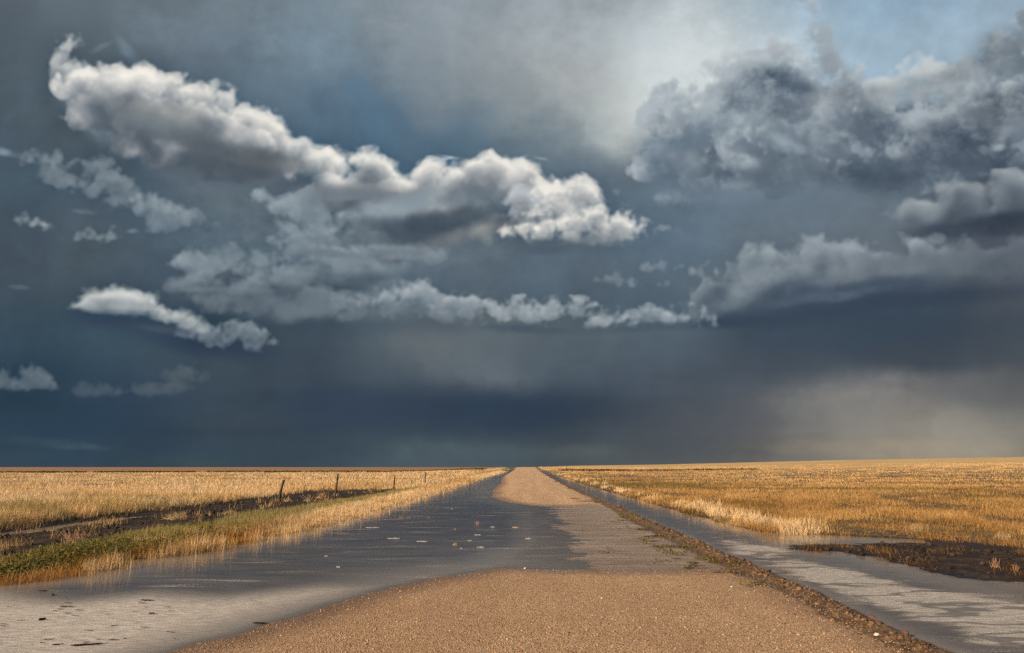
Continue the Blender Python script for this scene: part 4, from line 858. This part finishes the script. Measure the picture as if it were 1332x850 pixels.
# taller pale stools along the bank
t = RS.uniform(18, 120, 260) ** 1.; t = 18 / (1 - RS.rand(300) * (1 - 18 / 130.))
pk = fbm(t / 2.5, t * 0 + 4.4, 457, 3) > -.05; t = t[pk]
xb = np.interp(t, [18, 23, 45, 110, 200], [6.5, 6.2, 5.95, 5.6, 5.5]) + np.abs(RS.normal(0, .5, len(t))) + .1
right_field.append(tufts(xb, t, np.hypot(xb, t), 36, np.full(len(t), .12), RS.uniform(.12, .30, len(t)), .3, .45, .006, lambda x, y, r: lerp3(PALE, STRAW, RS.rand(len(x)))))
blade_object("dry_grass_field", right_field, gm, "ochre and gold dry grass field right of the flooded ditch", "grass")

# the verge between the pool and the muddy track
y = 8.6 / (1 - RS.rand(15500) * (1 - 8.6 / 170.)); x = RS.uniform(-9.2, -5.4, len(y)); x = np.where(y > 90, RS.uniform(-8.5, -4.2, len(y)), x)
o = zones(x, y); r = np.hypot(x, y); dens = fbm(x / 1.3, y / 1.8, 461, 4)
back = S(.6, 1.9, o['lb'] + .5 * dens)                      # 0 at the water, 1 near the track
pr = np.interp(y, [9, 14, 19, 24], [.10, .22, .55, .95]) * np.where((y < 24) & (back > .5), 1.6, 1.)
k = (o['lb'] > -.18) & (o['verge'] + (o['lb'] < .3) > .4) & (dens > -.25 - .2 * (y > 20)) & (RS.rand(len(y)) < pr)
x, y, r, back, lb, dens = x[k], y[k], r[k], back[k], o['lb'][k], dens[k]
def verge_col(x, y, r):
    b = fbm(x / .8, y / 1.1, 471, 3); far = S(15, 23, y)
    near = lerp3(RUST, np.array([.30, .22, .06]), np.clip(.3 + b, 0, 1)); near = lerp3(near, STRAW, np.clip(b * 1.5 - .1, 0, .8))
    near = near * (1 - back[:, None]) + back[:, None] * lerp3(np.array([.20, .19, .06]), STRAW, np.clip(.25 + 1.2 * b, 0, 1))
    fr_ = lerp3(STRAW, PALE, np.clip(.45 + b, 0, 1)); bb = S(.12, .62, back)
    fr_ = fr_ * (1 - bb[:, None] * .8) + .8 * bb[:, None] * lerp3(OLIVE, GREEN, np.clip(.4 + 1.2 * b, 0, 1))
    fr_ = lerp3(fr_, RUST, np.clip(1.6 * S(38, 60, y) * (.3 + b), 0, .75) * (y < 90))
    return near * (1 - far[:, None]) + fr_ * far[:, None]
hV = np.interp(y, [8, 14, 20, 40, 120], [.11, .15, .22, .24, .28]) * (1 + .35 * dens) * np.where(back > .6, np.interp(y, [14, 24, 34], [1.25, .9, .6]), 1.) * np.where(y > 16, .5 + .5 * S(-.1, .7, lb), 1.)
blade_object("verge_grass", [tufts(x, y, r, 26, np.interp(r, [9, 30, 150], [.10, .16, .4]), hV, .36, .36, .006, verge_col)], gm,
             "golden and green grass along the near edge of the flood", "grass")
# reeds and stubble that stand in the shallows
y = 8.7 / (1 - RS.rand(900) * (1 - 8.7 / 80.)); x = np.interp(y, [0, 7, 9.8, 10.5, 13, 14.2, 18, 20, 36, 60, 90], [-8.6, -8.3, -7.7, -7.2, -6.9, -6.5, -6.0, -5.85, -6.0, -6.3, -6.5]) + np.abs(RS.normal(0, .35, 900)) - .25
k = fbm(x / 1., y / 1.6, 481, 3) > .02; x, y = x[k], y[k]
blade_object("flooded_grass", [tufts(x, y, np.hypot(x, y), 9, np.full(len(x), .06), RS.uniform(.14, .34, len(x)), .3, .16, .005, lambda x, y, r: lerp3(GOLD, PALE, RS.rand(len(x))) * np.where(y < 14, .8, 1.)[:, None])], gm,
             "thin straw stalks rising from the shallow edge of the pool", "grass")
# thin growth on the mud: track, flat and island
y = 9 / (1 - RS.rand(2600) * (1 - 9 / 60.)); x = RS.uniform(-14.6, -8.8, 2600)
o = zones(x, y); k = (o['mudL'] > .5) & (fbm(x / 1.4, y / 2., 491, 4) + .2 * S(40, 60, y) + .1 * S(-10.5, -9.5, x) > .22); x, y = x[k], y[k]
xi = RS.uniform(5, 14, 4200); yi = RS.uniform(9, 19, 4200); o = zones(xi, yi)
nn = fbm(xi / .9, yi / .9, 495, 3); ki = ((o['isl'] > .5) & (nn > np.interp(xi, [5.5, 6.6, 8.], [.0, .22, .38]))) | ((o['fieldR'] < .5) & (xi > 4.9) & (yi > 13) & (xi < 8.) & (nn > .30)) | ((o['fieldR'] < .5) & (xi > 8) & (nn > .42)); xi, yi, nn = xi[ki], yi[ki], nn[ki]
sp = [tufts(x, y, np.hypot(x, y), 10, np.full(len(x), .10), RS.uniform(.08, .26, len(x)), .35, .5, .005, lambda x, y, r: lerp3(BROWN, STRAW, RS.rand(len(x)) ** 1.5)),
      tufts(xi, yi, np.hypot(xi, yi), 14, np.full(len(xi), .09), .05 + .12 * np.clip(nn, 0, 1) + .04 * RS.rand(len(xi)), .35, .6, .005, lambda x, y, r: lerp3(BROWN * .6, OCHRE * .85, RS.rand(len(x)) ** 1.6))]
blade_object("sparse_grass", sp, gm, "sparse brown stalks and dead grass on the wet mud", "grass")
yb = 5.3 / (1 - RS.rand(520) * (1 - 5.3 / 70.)); xb = 3.62 + .12 * fbm(yb / 1.3, yb * 0 + 7.7, 311, 4) + .10 * fbm(yb / 6., yb * 0 + 1.7, 313, 2) + RS.normal(0, .17, 520)
kb = fbm(xb / .4, yb / .9, 499, 3) > .0; xb, yb = xb[kb], yb[kb]
blade_object("dead_grass", [tufts(xb, yb, np.hypot(xb, yb), 9, np.full(len(xb), .07), RS.uniform(.015, .05, len(xb)) * np.interp(yb, [5, 12, 25], [.7, 1.2, 1.6]), .4, 1.1, .003, lambda x, y, r: lerp3(BROWN, STRAW, RS.rand(len(x)) ** 1.7))], gm, "short dead grass and straw caught on the mud ridge by the road", "grass")
# leafy weeds: verge top on the left, berm on the right
def leaves(x, y, h, spread, per, size, cols):
    n = len(x) * per
    X_ = np.repeat(x, per) + RS.normal(0, 1, n) * np.repeat(spread, per); Y_ = np.repeat(y, per) + RS.normal(0, 1, n) * np.repeat(spread, per)
    o = zones(X_, Y_); Z_ = o['z'] + RS.rand(n) ** .8 * np.repeat(h, per)
    s_ = size * RS.uniform(.5, 1.4, n); d1 = RS.normal(0, 1, (n, 3)); d1[:, 2] = np.abs(d1[:, 2]) * .6; d1 /= np.linalg.norm(d1, axis=1, keepdims=True)
    d2 = np.cross(d1, RS.normal(0, 1, (n, 3))); d2 /= np.linalg.norm(d2, axis=1, keepdims=True)
    c_ = np.stack([X_, Y_, Z_], 1); s_ = s_[:, None]
    V = np.stack([c_ - d2 * s_ * .25, c_ + d1 * s_ * .35 - d2 * s_ * .42, c_ + d1 * s_ * .4 + d2 * s_ * .42, c_ + d2 * s_ * .25, c_ + d1 * s_ * 1.1], 1)
    V = V[:, [0, 3, 2, 1, 4]]
    return V.astype(np.float32), np.clip(np.repeat(cols, per, 0) * RS.uniform(.6, 1.35, n)[:, None], 0, .8)
y = 8.8 / (1 - RS.rand(4200) * (1 - 8.8 / 30.)); x = RS.uniform(-9.4, -6.2, 4200); o = zones(x, y); dn_ = fbm(x / .9, y / 1.2, 501, 3)
k = (o['lb'] + .5 * dn_ > np.interp(y, [9, 14, 20, 30], [.42, .45, .8, 1.3])) & (o['mudL'] < .6) & (dn_ > -.3); x, y = x[k], y[k]
lv = [leaves(x, y, RS.uniform(.08, .20, len(x)), np.full(len(x), .11), 22, .030, lerp3(np.array([.05, .062, .020]), np.array([.24, .19, .065]), RS.rand(len(x)) ** 1.5))]
blade_object("leafy_weeds", lv, gm, "low dark green leafy weeds between the muddy track and the flood", "weeds")
y = RS.uniform(8.6, 30, 1500) ; x = 3.55 + RS.normal(0, .16, 1500) - np.abs(RS.normal(0, 1, 1500)) * np.interp(y, [8, 11, 14, 20, 30], [.1, .45, .75, .6, .1]); nn = fbm(x / .5, y / .8, 511, 3)
k = (nn > np.interp(y, [8.6, 11, 13, 20, 30], [.5, .28, .22, .28, .6])); x, y = x[k], y[k]
lv = [leaves(x, y, np.full(len(x), .05), np.full(len(x), .06), 14, .026, lerp3(np.array([.17, .155, .035]), np.array([.10, .05, .018]), RS.rand(len(x))))]
blade_object("roadside_weeds", lv, gm, "yellowish green weeds on the mud ridge beside the road", "weeds")
# far lines of dark scrub
def scrub(name, pts, per, size, h, cols, label):
    x, y = pts[:, 0], pts[:, 1]
    blade_object(name, [leaves(x, y, np.full(len(x), h), np.full(len(x), .5 * h + .3), per, size, cols)], gm, label, "scrub")
a = np.radians(RS.uniform(-60, -3.5, 1100)); r_ = 238 + 6 * RS.normal(0, 1, 1100)
scrub("scrub_line", np.stack([np.sin(a) * r_, np.cos(a) * r_], 1)[fbm(a * 40, a * 0, 521, 3) > -.25], 14, .35, .22, lerp3(BROWN, GREEN, RS.rand(1100))[fbm(a * 40, a * 0, 521, 3) > -.25] * .8, "thin dark scrub line between golden grass and brown soil")
xx = np.concatenate([RS.uniform(9, 26, 420), RS.uniform(26, 60, 200)]); yy = 178 + .12 * xx + RS.normal(0, 1.2, 620)
scrub("scrub_line", np.stack([xx, yy], 1), 9, .3, .3, lerp3(BROWN, OCHRE, RS.rand(620) * .7), "dark brown scrub line far across the right hand field")
# ------------------------------------------------------------------ single things
def tube(pts, rad, seg=8, rough=0., seed=1):
    """a bent, tapering round bar as one closed mesh"""
    rs = np.random.RandomState(seed); pts = np.asarray(pts, float); V = []; F = []
    n = len(pts)
    for i in range(n):
        t = pts[min(i + 1, n - 1)] - pts[max(i - 1, 0)]; t /= np.linalg.norm(t) + 1e-9
        a = np.cross(t, [0.31, .95, .1]); a /= np.linalg.norm(a) + 1e-9; b = np.cross(t, a)
        for k in range(seg):
            q = 2 * math.pi * k / seg; r = rad[i] * (1 + rough * rs.normal())
            V.append(pts[i] + (a * math.cos(q) + b * math.sin(q)) * r)
    for i in range(n - 1):
        for k in range(seg):
            F.append((i * seg + k, i * seg + (k + 1) % seg, (i + 1) * seg + (k + 1) % seg, (i + 1) * seg + k))
    V.append(pts[0]); V.append(pts[-1]); c0, c1 = len(V) - 2, len(V) - 1
    T = [(c0, (k + 1) % seg, k) for k in range(seg)] + [(c1, (n - 1) * seg + k, (n - 1) * seg + (k + 1) % seg) for k in range(seg)]
    return np.array(V), F, T
def merge(lst):
    V = []; F = []; T = []; o = 0
    for v, f, t in lst:
        V.append(v); F += [tuple(i + o for i in q) for q in f]; T += [tuple(i + o for i in q) for q in t]; o += len(v)
    return np.concatenate(V), F, T
def solid(name, geo, m, loc, smooth=True, parent=None):
    V, F, T = geo
    me = grid_mesh(name, V, np.array(F, np.int32).reshape(-1, 4), np.array(T, np.int32).reshape(-1, 3) if len(T) else None, smooth)
    o = link(name, me, m, parent); o.location = loc
    return o
def simple_mat(name, stops, scale, rough=.9, bump=.5, dist=.006, stretch=(1, 1, 1), spec=.25):
    m, nt = mat(name)
    tc = N(nt, 'ShaderNodeTexCoord'); mp = N(nt, 'ShaderNodeMapping', ins={'Vector': tc.outputs['Object'], 'Scale': stretch})
    n = noise(nt, mp.outputs[0], scale, 6, .65)
    b = N(nt, 'ShaderNodeBump', ins={'Strength': bump, 'Distance': dist, 'Height': n})
    finish(nt, N(nt, 'ShaderNodeBsdfPrincipled', ins={'Base Color': ramp(nt, n, stops), 'Roughness': rough, 'Normal': b.outputs[0], 'Specular IOR Level': spec}).outputs[0])
    return m
wood = simple_mat("weathered_wood", [(.3, (.020, .014, .010)), (.55, (.055, .038, .027)), (.75, (.11, .08, .058))], 9., stretch=(6, 6, .8), bump=.9)
stickm = simple_mat("wet_stick", [(.3, (.010, .007, .005)), (.7, (.032, .020, .013))], 30., rough=.7, spec=.1)
strawm = simple_mat("dead_straw", [(.3, (.28, .18, .08)), (.7, (.60, .45, .26))], 20., bump=.2)
redm = simple_mat("russet_stems", [(.3, (.20, .10, .055)), (.7, (.46, .28, .17))], 20., bump=.2)
bankm = simple_mat("bank_straw", [(.3, (.16, .095, .04)), (.7, (.50, .35, .19))], 14., bump=.2)
foamm = simple_mat("foam_scum", [(.3, (.12, .11, .10)), (.62, (.38, .35, .31))], 26., rough=.8, bump=.6)
stonem = simple_mat("pale_stone", [(.3, (.42, .34, .28)), (.7, (.66, .58, .50))], 60.)
clodm = simple_mat("red_clod", [(.3, (.05, .024, .016)), (.7, (.20, .09, .06))], 30.)

# fence posts: the left row, nearest first, and one far off on the right
FENCE = "old fence posts along the flooded track"
def post(x, y, profile, r, label, seed, group=FENCE):
    z = zat(x, y)
    rs = np.random.RandomState(seed); pts = []; rad = []
    P_ = np.array(profile); hs = np.linspace(-.25, P_[-1, 1], 11)
    for i, h in enumerate(hs):
        pts.append((np.interp(h, P_[:, 1], P_[:, 0]), .012 * rs.normal(), h)); rad.append(r * (1.12 - .3 * i / 10) * (1 + .05 * rs.normal()))
    o = solid("fence_post", tube(pts, rad, 10, .07, seed), wood, (x, y, z))
    tag(o, label, "fence post", group)
    return o
g = ground(363, 656.5, .03); post(g[0], g[1], [(0, 0), (0, .35), (.05, .65), (.15, 1.06)], .062, "crooked dark fence post bent over at the top, rising from bare mud", 1)
g = ground(436, 646.5, .03); post(g[0], g[1], [(0, 0), (.10, 1.24)], .052, "straight tall dark post standing where the mud meets green verge grass", 2)
g = ground(512, 637, .03); post(g[0], g[1], [(0, 0), (.06, 1.0)], .055, "slim dark post between the crooked mud post and the small puddle", 3)
g = ground(535.5, 632, .03); post(g[0], g[1], [(0, 0), (.0, .44)], .05, "short broken stump of a post, lowest of the row", 4)
g = ground(552.7, 629.3, .03); post(g[0], g[1], [(0, 0), (.05, 1.12)], .06, "upright dark post at the back edge of the small side puddle", 5)
post((619 - 685) / 888 * 200, 200, [(0, 0), (.03, 1.25)], .075, "thin distant post against the brown soil, before the thicker one", 6)
post((628.3 - 685) / 888 * 205, 205, [(0, 0), (.0, 1.12)], .13, "thick short distant post nearest the flooded roadside verge", 7)
post((736 - 685) / 888 * 190, 190, [(0, 0), (.0, 1.2)], .11, "lone dark post by the scrub line in the field right of the road", 8, "far posts across the right field")

# dry bushes on the muddy track
def bush(x, y, n, h, spread, m, name, label, cat, seed, r0=.006, up=.6, curl=.25, group=None, zoff=0.):
    rs = np.random.RandomState(seed); L = []
    for i in range(n):
        a = rs.rand() * 6.283; tilt = abs(rs.normal(0, 1)) * (1 - up) + .1
        d = np.array([math.cos(a) * tilt, math.sin(a) * tilt, 1.]); d /= np.linalg.norm(d); hh = h * rs.uniform(.55, 1.1)
        p = np.array([rs.normal() * spread * .25 * (name != 'drowned_weed'), rs.normal() * spread * .25 * (name != 'drowned_weed'), -.03]); pts = [p]
        for s_ in range(5):
            d = d + rs.normal(0, curl, 3) * np.array([1, 1, .6]); d /= np.linalg.norm(d); p = p + d * hh / 5; p[2] = max(p[2], .0 if s_ else -.02); pts.append(p)
        L.append(tube(pts, r0 * np.linspace(1.2, .35, 6), 4, 0, seed + i))
    o = solid(name, merge(L), m, (x, y, zat(x, y) + zoff))
    return tag(o, label, cat, group)
g = ground(97, 709, .05); bush(g[0], g[1], 70, .44, .3, redm, "dry_bush", "reddish dry bush of bare stems beside the dark green weeds", "bush", 11, .008, .45)
g = ground(231, 676, .05); bush(g[0], g[1], 150, .34, .5, strawm, "tumbleweed", "pale rounded tumbleweed lying on the dark muddy track", "tumbleweed", 12, .006, .0, .45)
g = ground(300, 671, .05); bush(g[0], g[1], 60, .26, .5, strawm, "tumbleweed", "small flattened tumbleweed on the mud, nearer the crooked post", "tumbleweed", 13, .006, .1, .4)
g = ground(421, 649, .05); bush(g[0], g[1], 70, .42, .5, redm, "dry_bush", "pinkish dry bush on the mud just before the straight tall post", "bush", 14, .012, .25, .35)
g = ground(402, 655, .05); bush(g[0], g[1], 14, .55, .3, strawm, "dry_stalks", "loose yellow stalks on the mud between the first two posts", "stalks", 15, .010, .6, .15)
g = ground(371, 653, .05); bush(g[0], g[1], 12, .40, .25, strawm, "dry_stalks", "few pale stalks at the foot of the crooked post", "stalks", 16, .009, .55, .15)
# clumps standing in the water's edge and along the right bank
def clump(px, py, n, h, w, m, label, seed, name="grass_clump", cat="grass clump", group=None, r0=.004, up=.78):
    g = ground(px, py, .0); z = zat(g[0], g[1])
    return bush(g[0], g[1], n, h, w, m, name, label, cat, seed, r0, up, .10, group, max(0., -.03 - z) if z < -.03 else 0.)
clump(115, 744, 46, .27, .14, strawm, "golden reed tuft standing alone in the shallows below the green weeds", 21)
clump(153, 733, 26, .24, .10, strawm, "thin pale reed tuft at the end of the foam tongue", 22)
clump(344, 703, 30, .16, .16, redm, "small russet tuft out in the water off the golden verge", 23)
clump(997, 690, 190, .34, .36, bankm, "big pale grass clump at the corner of the right bank", 24)
clump(936, 678, 110, .28, .34, bankm, "pale grass clump on the ditch bank before the corner clump", 25)
clump(1306, 706, 90, .2, .4, bankm, "straw grass clump on the far side of the grey mud flat", 26)
clump(1195, 697, 90, .22, .4, bankm, "pale grass clump leaning over the middle of the mud flat", 27)
clump(1294, 741, 16, .18, .14, redm, "upright dead stalks on the wet black mud bank", 28, "dry_stalks", "stalks")
clump(1322, 745, 12, .14, .10, redm, "small stalks at the right end of the black mud bank", 29, "dry_stalks", "stalks")
# drowned weeds out in the pool
def weed(px, py, n, h, m, label, seed):
    h = h * .7
    g = ground(px, py, .0); rs = np.random.RandomState(seed)
    zz = prof(g[1])
    o = bush(g[0], g[1], n * 2, h, .2, m, "drowned_weed", label, "weed", seed, .004, .1, .3, "drowned weeds in the pool"); o.location.z = zz - .005
weed(522, 673.7, 9, .20, redm, "twin twiggy weed in the open pool, farthest left of the drowned weeds", 31)
weed(531, 673.9, 6, .15, redm, "small twiggy weed close beside the twin weed in the pool", 32)
weed(559, 673.9, 10, .15, redm, "little triangular weed standing in mid pool", 33)
weed(621, 681.7, 12, .20, redm, "russet cross shaped weed in the pool before the gravel tongue", 34)
weed(592, 708.9, 12, .12, strawm, "pale ragged weed tuft, nearest the wet gravel crossing", 35)
weed(592, 688.5, 7, .09, strawm, "tiny pale weed tip in the middle of the pool", 36)

# foam rafts and straw adrift
def raft(px, py, wpx, hpx, m, name, label, cat, seed, group):
    g = ground(px, py, 0.); a = ground(px - wpx / 2, py, 0); b = ground(px + wpx / 2, py, 0); u_ = ground(px, py - hpx / 2); d_ = ground(px, py + hpx / 2)
    rx, ry = abs(b[0] - a[0]) / 2 * .55, max(.010, abs(u_[1] - d_[1]) / 2 * .30)
    rs = np.random.RandomState(seed); n = 28; V = []; F = []; T = []
    ph = rs.rand(5) * 6.28
    for lev, (s_, zz) in enumerate(((1., -.004), (.96, .002), (.7, .006))):
        for k in range(n):
            q = 6.2832 * k / n; w = 1 + .30 * math.sin(7 * q + ph[4]) + .22 * math.sin(2 * q + ph[0]) + .2 * math.sin(3 * q + ph[1]) + .16 * math.sin(5 * q + ph[2]) + .12 * math.sin(9 * q + ph[3])
            V.append((math.cos(q) * rx * w * s_, math.sin(q) * ry * w * s_, zz + .002 * rs.normal()))
    for l in range(2):
        for k in range(n): F.append((l * n + k, l * n + (k + 1) % n, (l + 1) * n + (k + 1) % n, (l + 1) * n + k))
    V.append((0, 0, .012)); T = [(2 * n + k, 2 * n + (k + 1) % n, 3 * n) for k in range(n)]
    V.append((0, 0, -.005)); T += [((k + 1) % n, k, 3 * n + 1) for k in range(n)]
    o = solid(name, (np.array(V), F, T), m, (g[0], g[1], prof(g[1]) + .002)); tag(o, label, cat, group)
FR = "foam rafts adrift on the pool"
for i, (px, py, w, h, lab) in enumerate([
    (447, 682.6, 22, 1.1, "long pale foam raft drifting just off the golden verge"),
    (484, 686.6, 30, 1.1, "longest foam streak on the pool, beyond the forked raft"),
    (513, 700.7, 24, 1.1, "broken foam streak in the middle of the pool"),
    (549, 704.6, 24, 1.3, "foam streak right of the broken mid pool streak"),
    (626, 712.3, 12, 1.4, "thick foam dash nearest the wet gravel crossing"),
    (611, 703.8, 8, .9, "small foam dash above the thick foam dash"),
    (621, 696.2, 12, .8, "thin foam dash under the russet cross shaped weed"),
    (588, 662.3, 5, .8, "small foam fleck alone on the far pool"),
    (600, 714, 6, 1., "foam fleck below the pale ragged weed"),
    (641, 685.8, 8, .8, "foam dash close to the edge of the crossing"),
    (425, 724, 9, 1.4, "foam fleck on the near pool above the grey scum"),
    (440, 738, 8, 1.4, "foam fleck at the dark mouth of the grey scum")]):
    raft(px, py, w, h, foamm, "foam_raft", lab, "foam", 60 + i, FR)
raft(687, 701, 9, 1.3, strawm, "floating_straw", "orange straw mat afloat at the edge of the crossing", "straw", 91, "straw mats afloat")
raft(671, 686.3, 17, .9, strawm, "floating_straw", "long thin straw line on the upper crossing", "straw", 92, "straw mats afloat")

# twigs on the pale scum at the near left
def twig(px, py, wpx, rot, r, label, seed, name="twig", group="twigs on the scum", forks=2):
    g = ground(px, py); a = ground(px - wpx / 2, py); b = ground(px + wpx / 2, py); L = abs(b[0] - a[0]); rs = np.random.RandomState(seed)
    pts = [np.array([-L / 2 + L * i / 7, .02 * L * rs.normal() + (i - 3.5) * L / 7 * math.tan(math.radians(rot)), .006 + .003 * rs.normal()]) for i in range(8)]
    G = [tube(pts, r * np.array([.6, 1, 1.1, .9, 1.1, .8, .7, .4]) * (1 + .25 * rs.normal(0, 1, 8)), 6, .1, seed)]
    for k in range(forks):
        p = pts[2 + 2 * k]; G.append(tube([p, p + np.array([.06 * L, .05 * L * rs.choice([-1, 1]), .03 * L]), p + np.array([.14 * L, .1 * L * rs.choice([-1, 1]), .05 * L])], [r * .7, r * .5, r * .3], 5, 0, seed))
    o = solid(name, merge(G), stickm, (g[0], g[1], prof(g[1]) + .004)); tag(o, label, "twig", group)
twig(116, 840.5, 40, 24, .006, "longest dark knobbly twig lying on the pale scum by the frame's lower edge", 101)
twig(56, 769.5, 13, 10, .006, "short thick twig at the upper rim of the pale scum", 102)
twig(69, 775.5, 6, -20, .009, "tiny twig just below the short thick twig", 103)
twig(192, 782, 18, -3, .007, "straight thin twig floating towards the dark water", 104)
twig(197, 800, 9, -25, .008, "stubby twig below the straight thin twig", 105)
twig(88, 791, 20, 2, .006, "thin curved twig in the middle of the pale scum", 106)
twig(75, 841, 12, 20, .007, "slanting twig left of the longest knobbly twig", 107)
twig(55, 807, 3.5, 70, .012, "tiny upright twig end in the pale scum", 108)
twig(338, 813, 18, 6, .008, "twig along the dark shoreline of the near gravel", 109)
rs_ = np.random.RandomState(5)
for k in range(26):
    twig(rs_.uniform(5, 230), rs_.uniform(785, 846), rs_.uniform(5, 14), rs_.uniform(-8, 14), .003, "fine dark straw fragment adrift in the pale scum", 120 + k, "straw_fragment", "straw fragments in the scum", 0)

# stones and clods
def lump(rx, ry, rz, seed, sub=2):
    import bmesh
    bm = bmesh.new(); bmesh.ops.create_icosphere(bm, subdivisions=sub, radius=1)
    rs = np.random.RandomState(seed); o = rs.rand(3) * 50; V = np.array([v.co[:] for v in bm.verts]); F = [[v.index for v in f.verts] for f in bm.faces]; bm.free()
    n = fbm(V[:, 0] * 1.3 + o[0] + V[:, 2], V[:, 1] * 1.3 + o[1] - V[:, 2] * .7, seed, 3) + .55 * fbm(V[:, 0] * 3.7 + o[1] - V[:, 2] * 2.9, V[:, 1] * 3.7 + o[2] + V[:, 2] * 2.1, seed + 9, 3)
    return V * np.clip(1 + .62 * n, .3, 2)[:, None] * np.array([rx, ry, rz]), [], F
def put(px, py, s, m, name, label, cat, seed, group=None, sub=2):
    g = ground(px, py, .02); k = s * g[1] / 888
    o = solid(name, lump(k, k * .9, k * .65, seed, sub), m, (g[0], g[1], zat(g[0], g[1]) + k * .3)); tag(o, label, cat, group)
put(1141, 831, 3.0, stonem, "stone", "pale stone on the gravel beside the dark mud ridge", "stone", 201, "loose stones")
put(620, 738, 1.3, stonem, "stone", "white pebble at the waterline above the near gravel", "stone", 202, "loose stones")
put(683, 739, 1.5, stonem, "stone", "white pebble on the gravel right of the waterline pebble", "stone", 203, "loose stones")
put(783, 783, 1.6, stonem, "stone", "small pale stone in the middle of the near gravel", "stone", 204, "loose stones")
put(952, 767, 1.5, stonem, "stone", "pale stone between the weeds and the near gravel", "stone", 205, "loose stones")
put(966, 728, 3.2, clodm, "clod", "red clod on the crest of the mud ridge among weeds", "clod", 211, "clods on the ridge")
put(974, 732, 3.0, clodm, "clod", "second red clod, just below the ridge crest clod", "clod", 212, "clods on the ridge")
put(806, 660, 2.6, clodm, "clod", "dark lump where the ridge meets the gravel tongue", "clod", 213, "clods on the ridge")
put(1133, 800, 4.5, clodm, "clod", "large dark clod on the ridge beside the pale scum", "clod", 214, "clods on the ridge")
put(1178, 828, 4.2, clodm, "clod", "rough clod low on the ridge by the frame's lower edge", "clod", 215, "clods on the ridge")

def many(name, n, place, size, m, label, cat, sub, colours, seed):
    """very many small lumps that nobody could count"""
    rs = np.random.RandomState(seed); prot = [lump(1, 1, .75, seed + i, sub) for i in range(10)]
    x, y = place(rs, n); n = len(x); z = zones(x, y)['z']; s_ = size(rs, x, y)
    Vv = []; Tt = []; Cc = []; o = 0; cols = colours(rs, n)
    for i in range(n):
        v, _, f = prot[i % 10]; a = rs.rand() * 6.283; c_, q_ = math.cos(a), math.sin(a)
        w = v * s_[i] * rs.uniform(.7, 1.3, 3); w = np.stack([w[:, 0] * c_ - w[:, 1] * q_, w[:, 0] * q_ + w[:, 1] * c_, w[:, 2]], 1) + np.array([x[i], y[i], z[i] + s_[i] * .25])
        Vv.append(w); Tt.append(np.array(f) + o); o += len(v); Cc.append(np.repeat(np.append(cols[i], 1.)[None], len(v), 0))
    Tt = np.concatenate(Tt)
    me = grid_mesh(name, np.concatenate(Vv), np.zeros((0, 4), np.int32), Tt, smooth=False)
    color_attr(me, "lump", np.concatenate(Cc)); tag(link(name, me, m), label, cat, None, 'stuff')
lm, nt = mat("lump")
nn_ = noise(nt, pos_scaled(nt, 1, 1, 1), 70., 4, .6)
bb = N(nt, 'ShaderNodeBump', ins={'Strength': .6, 'Distance': .006, 'Height': nn_})
mm_ = N(nt, 'ShaderNodeMix', data_type='RGBA', blend_type='MULTIPLY', ins={0: .6}); nt.links.new(attr(nt, "lump").outputs['Color'], mm_.inputs[6]); nt.links.new(ramp(nt, nn_, [(.3, (.45, .45, .45)), (.7, (1.25, 1.2, 1.15))]), mm_.inputs[7])
finish(nt, N(nt, 'ShaderNodeBsdfPrincipled', ins={'Base Color': mm_.outputs[2], 'Roughness': .8, 'Normal': bb.outputs[0], 'Specular IOR Level': .25}).outputs[0])
def ridge(rs, n):
    y = 5.2 / (1 - rs.rand(n) * (1 - 5.2 / 60.)); x = 3.62 + .12 * fbm(y / 1.3, y * 0 + 7.7, 311, 4) + .10 * fbm(y / 6., y * 0 + 1.7, 313, 2) - .02 + rs.normal(0, .09, n) - np.abs(rs.normal(0, .22, n)) * (rs.rand(n) < .4)
    k = (x < 3.84) & (fbm(x / .35, y / .6, 541, 3) > -.22); return x[k], y[k]
many("mud_clods", 2600, ridge, lambda rs, x, y: np.clip(rs.lognormal(-4.45, .6, len(x)), .005, .042) * np.interp(x, [3.0, 3.45, 3.7], [.35, .8, 1.]) * np.interp(y, [5, 8, 14], [.5, .75, 1.1]), lm, "crumbled dark mud clods heaped along the right edge of the road", "clods", 2,
     lambda rs, n: np.array([.072, .041, .023])[None] * rs.uniform(.3, 2.4, n)[:, None] + np.array([.03, .015, .004])[None] * rs.rand(n)[:, None], 301)
def roadpts(rs, n):
    y = 5.4 / (1 - rs.rand(n) * (1 - 5.4 / 15.)); x = rs.uniform(-3.3, 3.5, n); o = zones(x, y); k = o['dry'] > .02; return x[k], y[k]
many("gravel", 15000, roadpts, lambda rs, x, y: np.clip(rs.lognormal(-5.35, .35, len(x)), .003, .012), lm, "loose gravel scattered over the near road", "gravel", 1,
     lambda rs, n: np.array([[.42, .27, .155], [.30, .17, .09], [.46, .33, .21], [.16, .095, .055], [.46, .28, .17]])[rs.randint(0, 5, n)] * rs.uniform(.7, 1.15, n)[:, None], 302)
def mudpts(rs, n):
    y = 9.5 / (1 - rs.rand(n) * (1 - 9.5 / 40.)); x = rs.uniform(-14.5, -9.0, n); xi = rs.uniform(5.5, 14, n); yi = rs.uniform(9, 16.5, n)
    x = np.concatenate([x, xi]); y = np.concatenate([y, yi]); o = zones(x, y); k = ((o['mudL'] > .6) | (o['isl'] > .5)) & (fbm(x / 1.1, y / 1.1, 531, 3) > .0); return x[k], y[k]
many("mud_clods", 2200, mudpts, lambda rs, x, y: np.clip(rs.lognormal(-3.5, .5, len(x)), .012, .09), lm, "black wet lumps of churned mud beside the flood", "clods", 2,
     lambda rs, n: np.array([.022, .014, .010])[None] * rs.uniform(.4, 2.2, n)[:, None], 303)
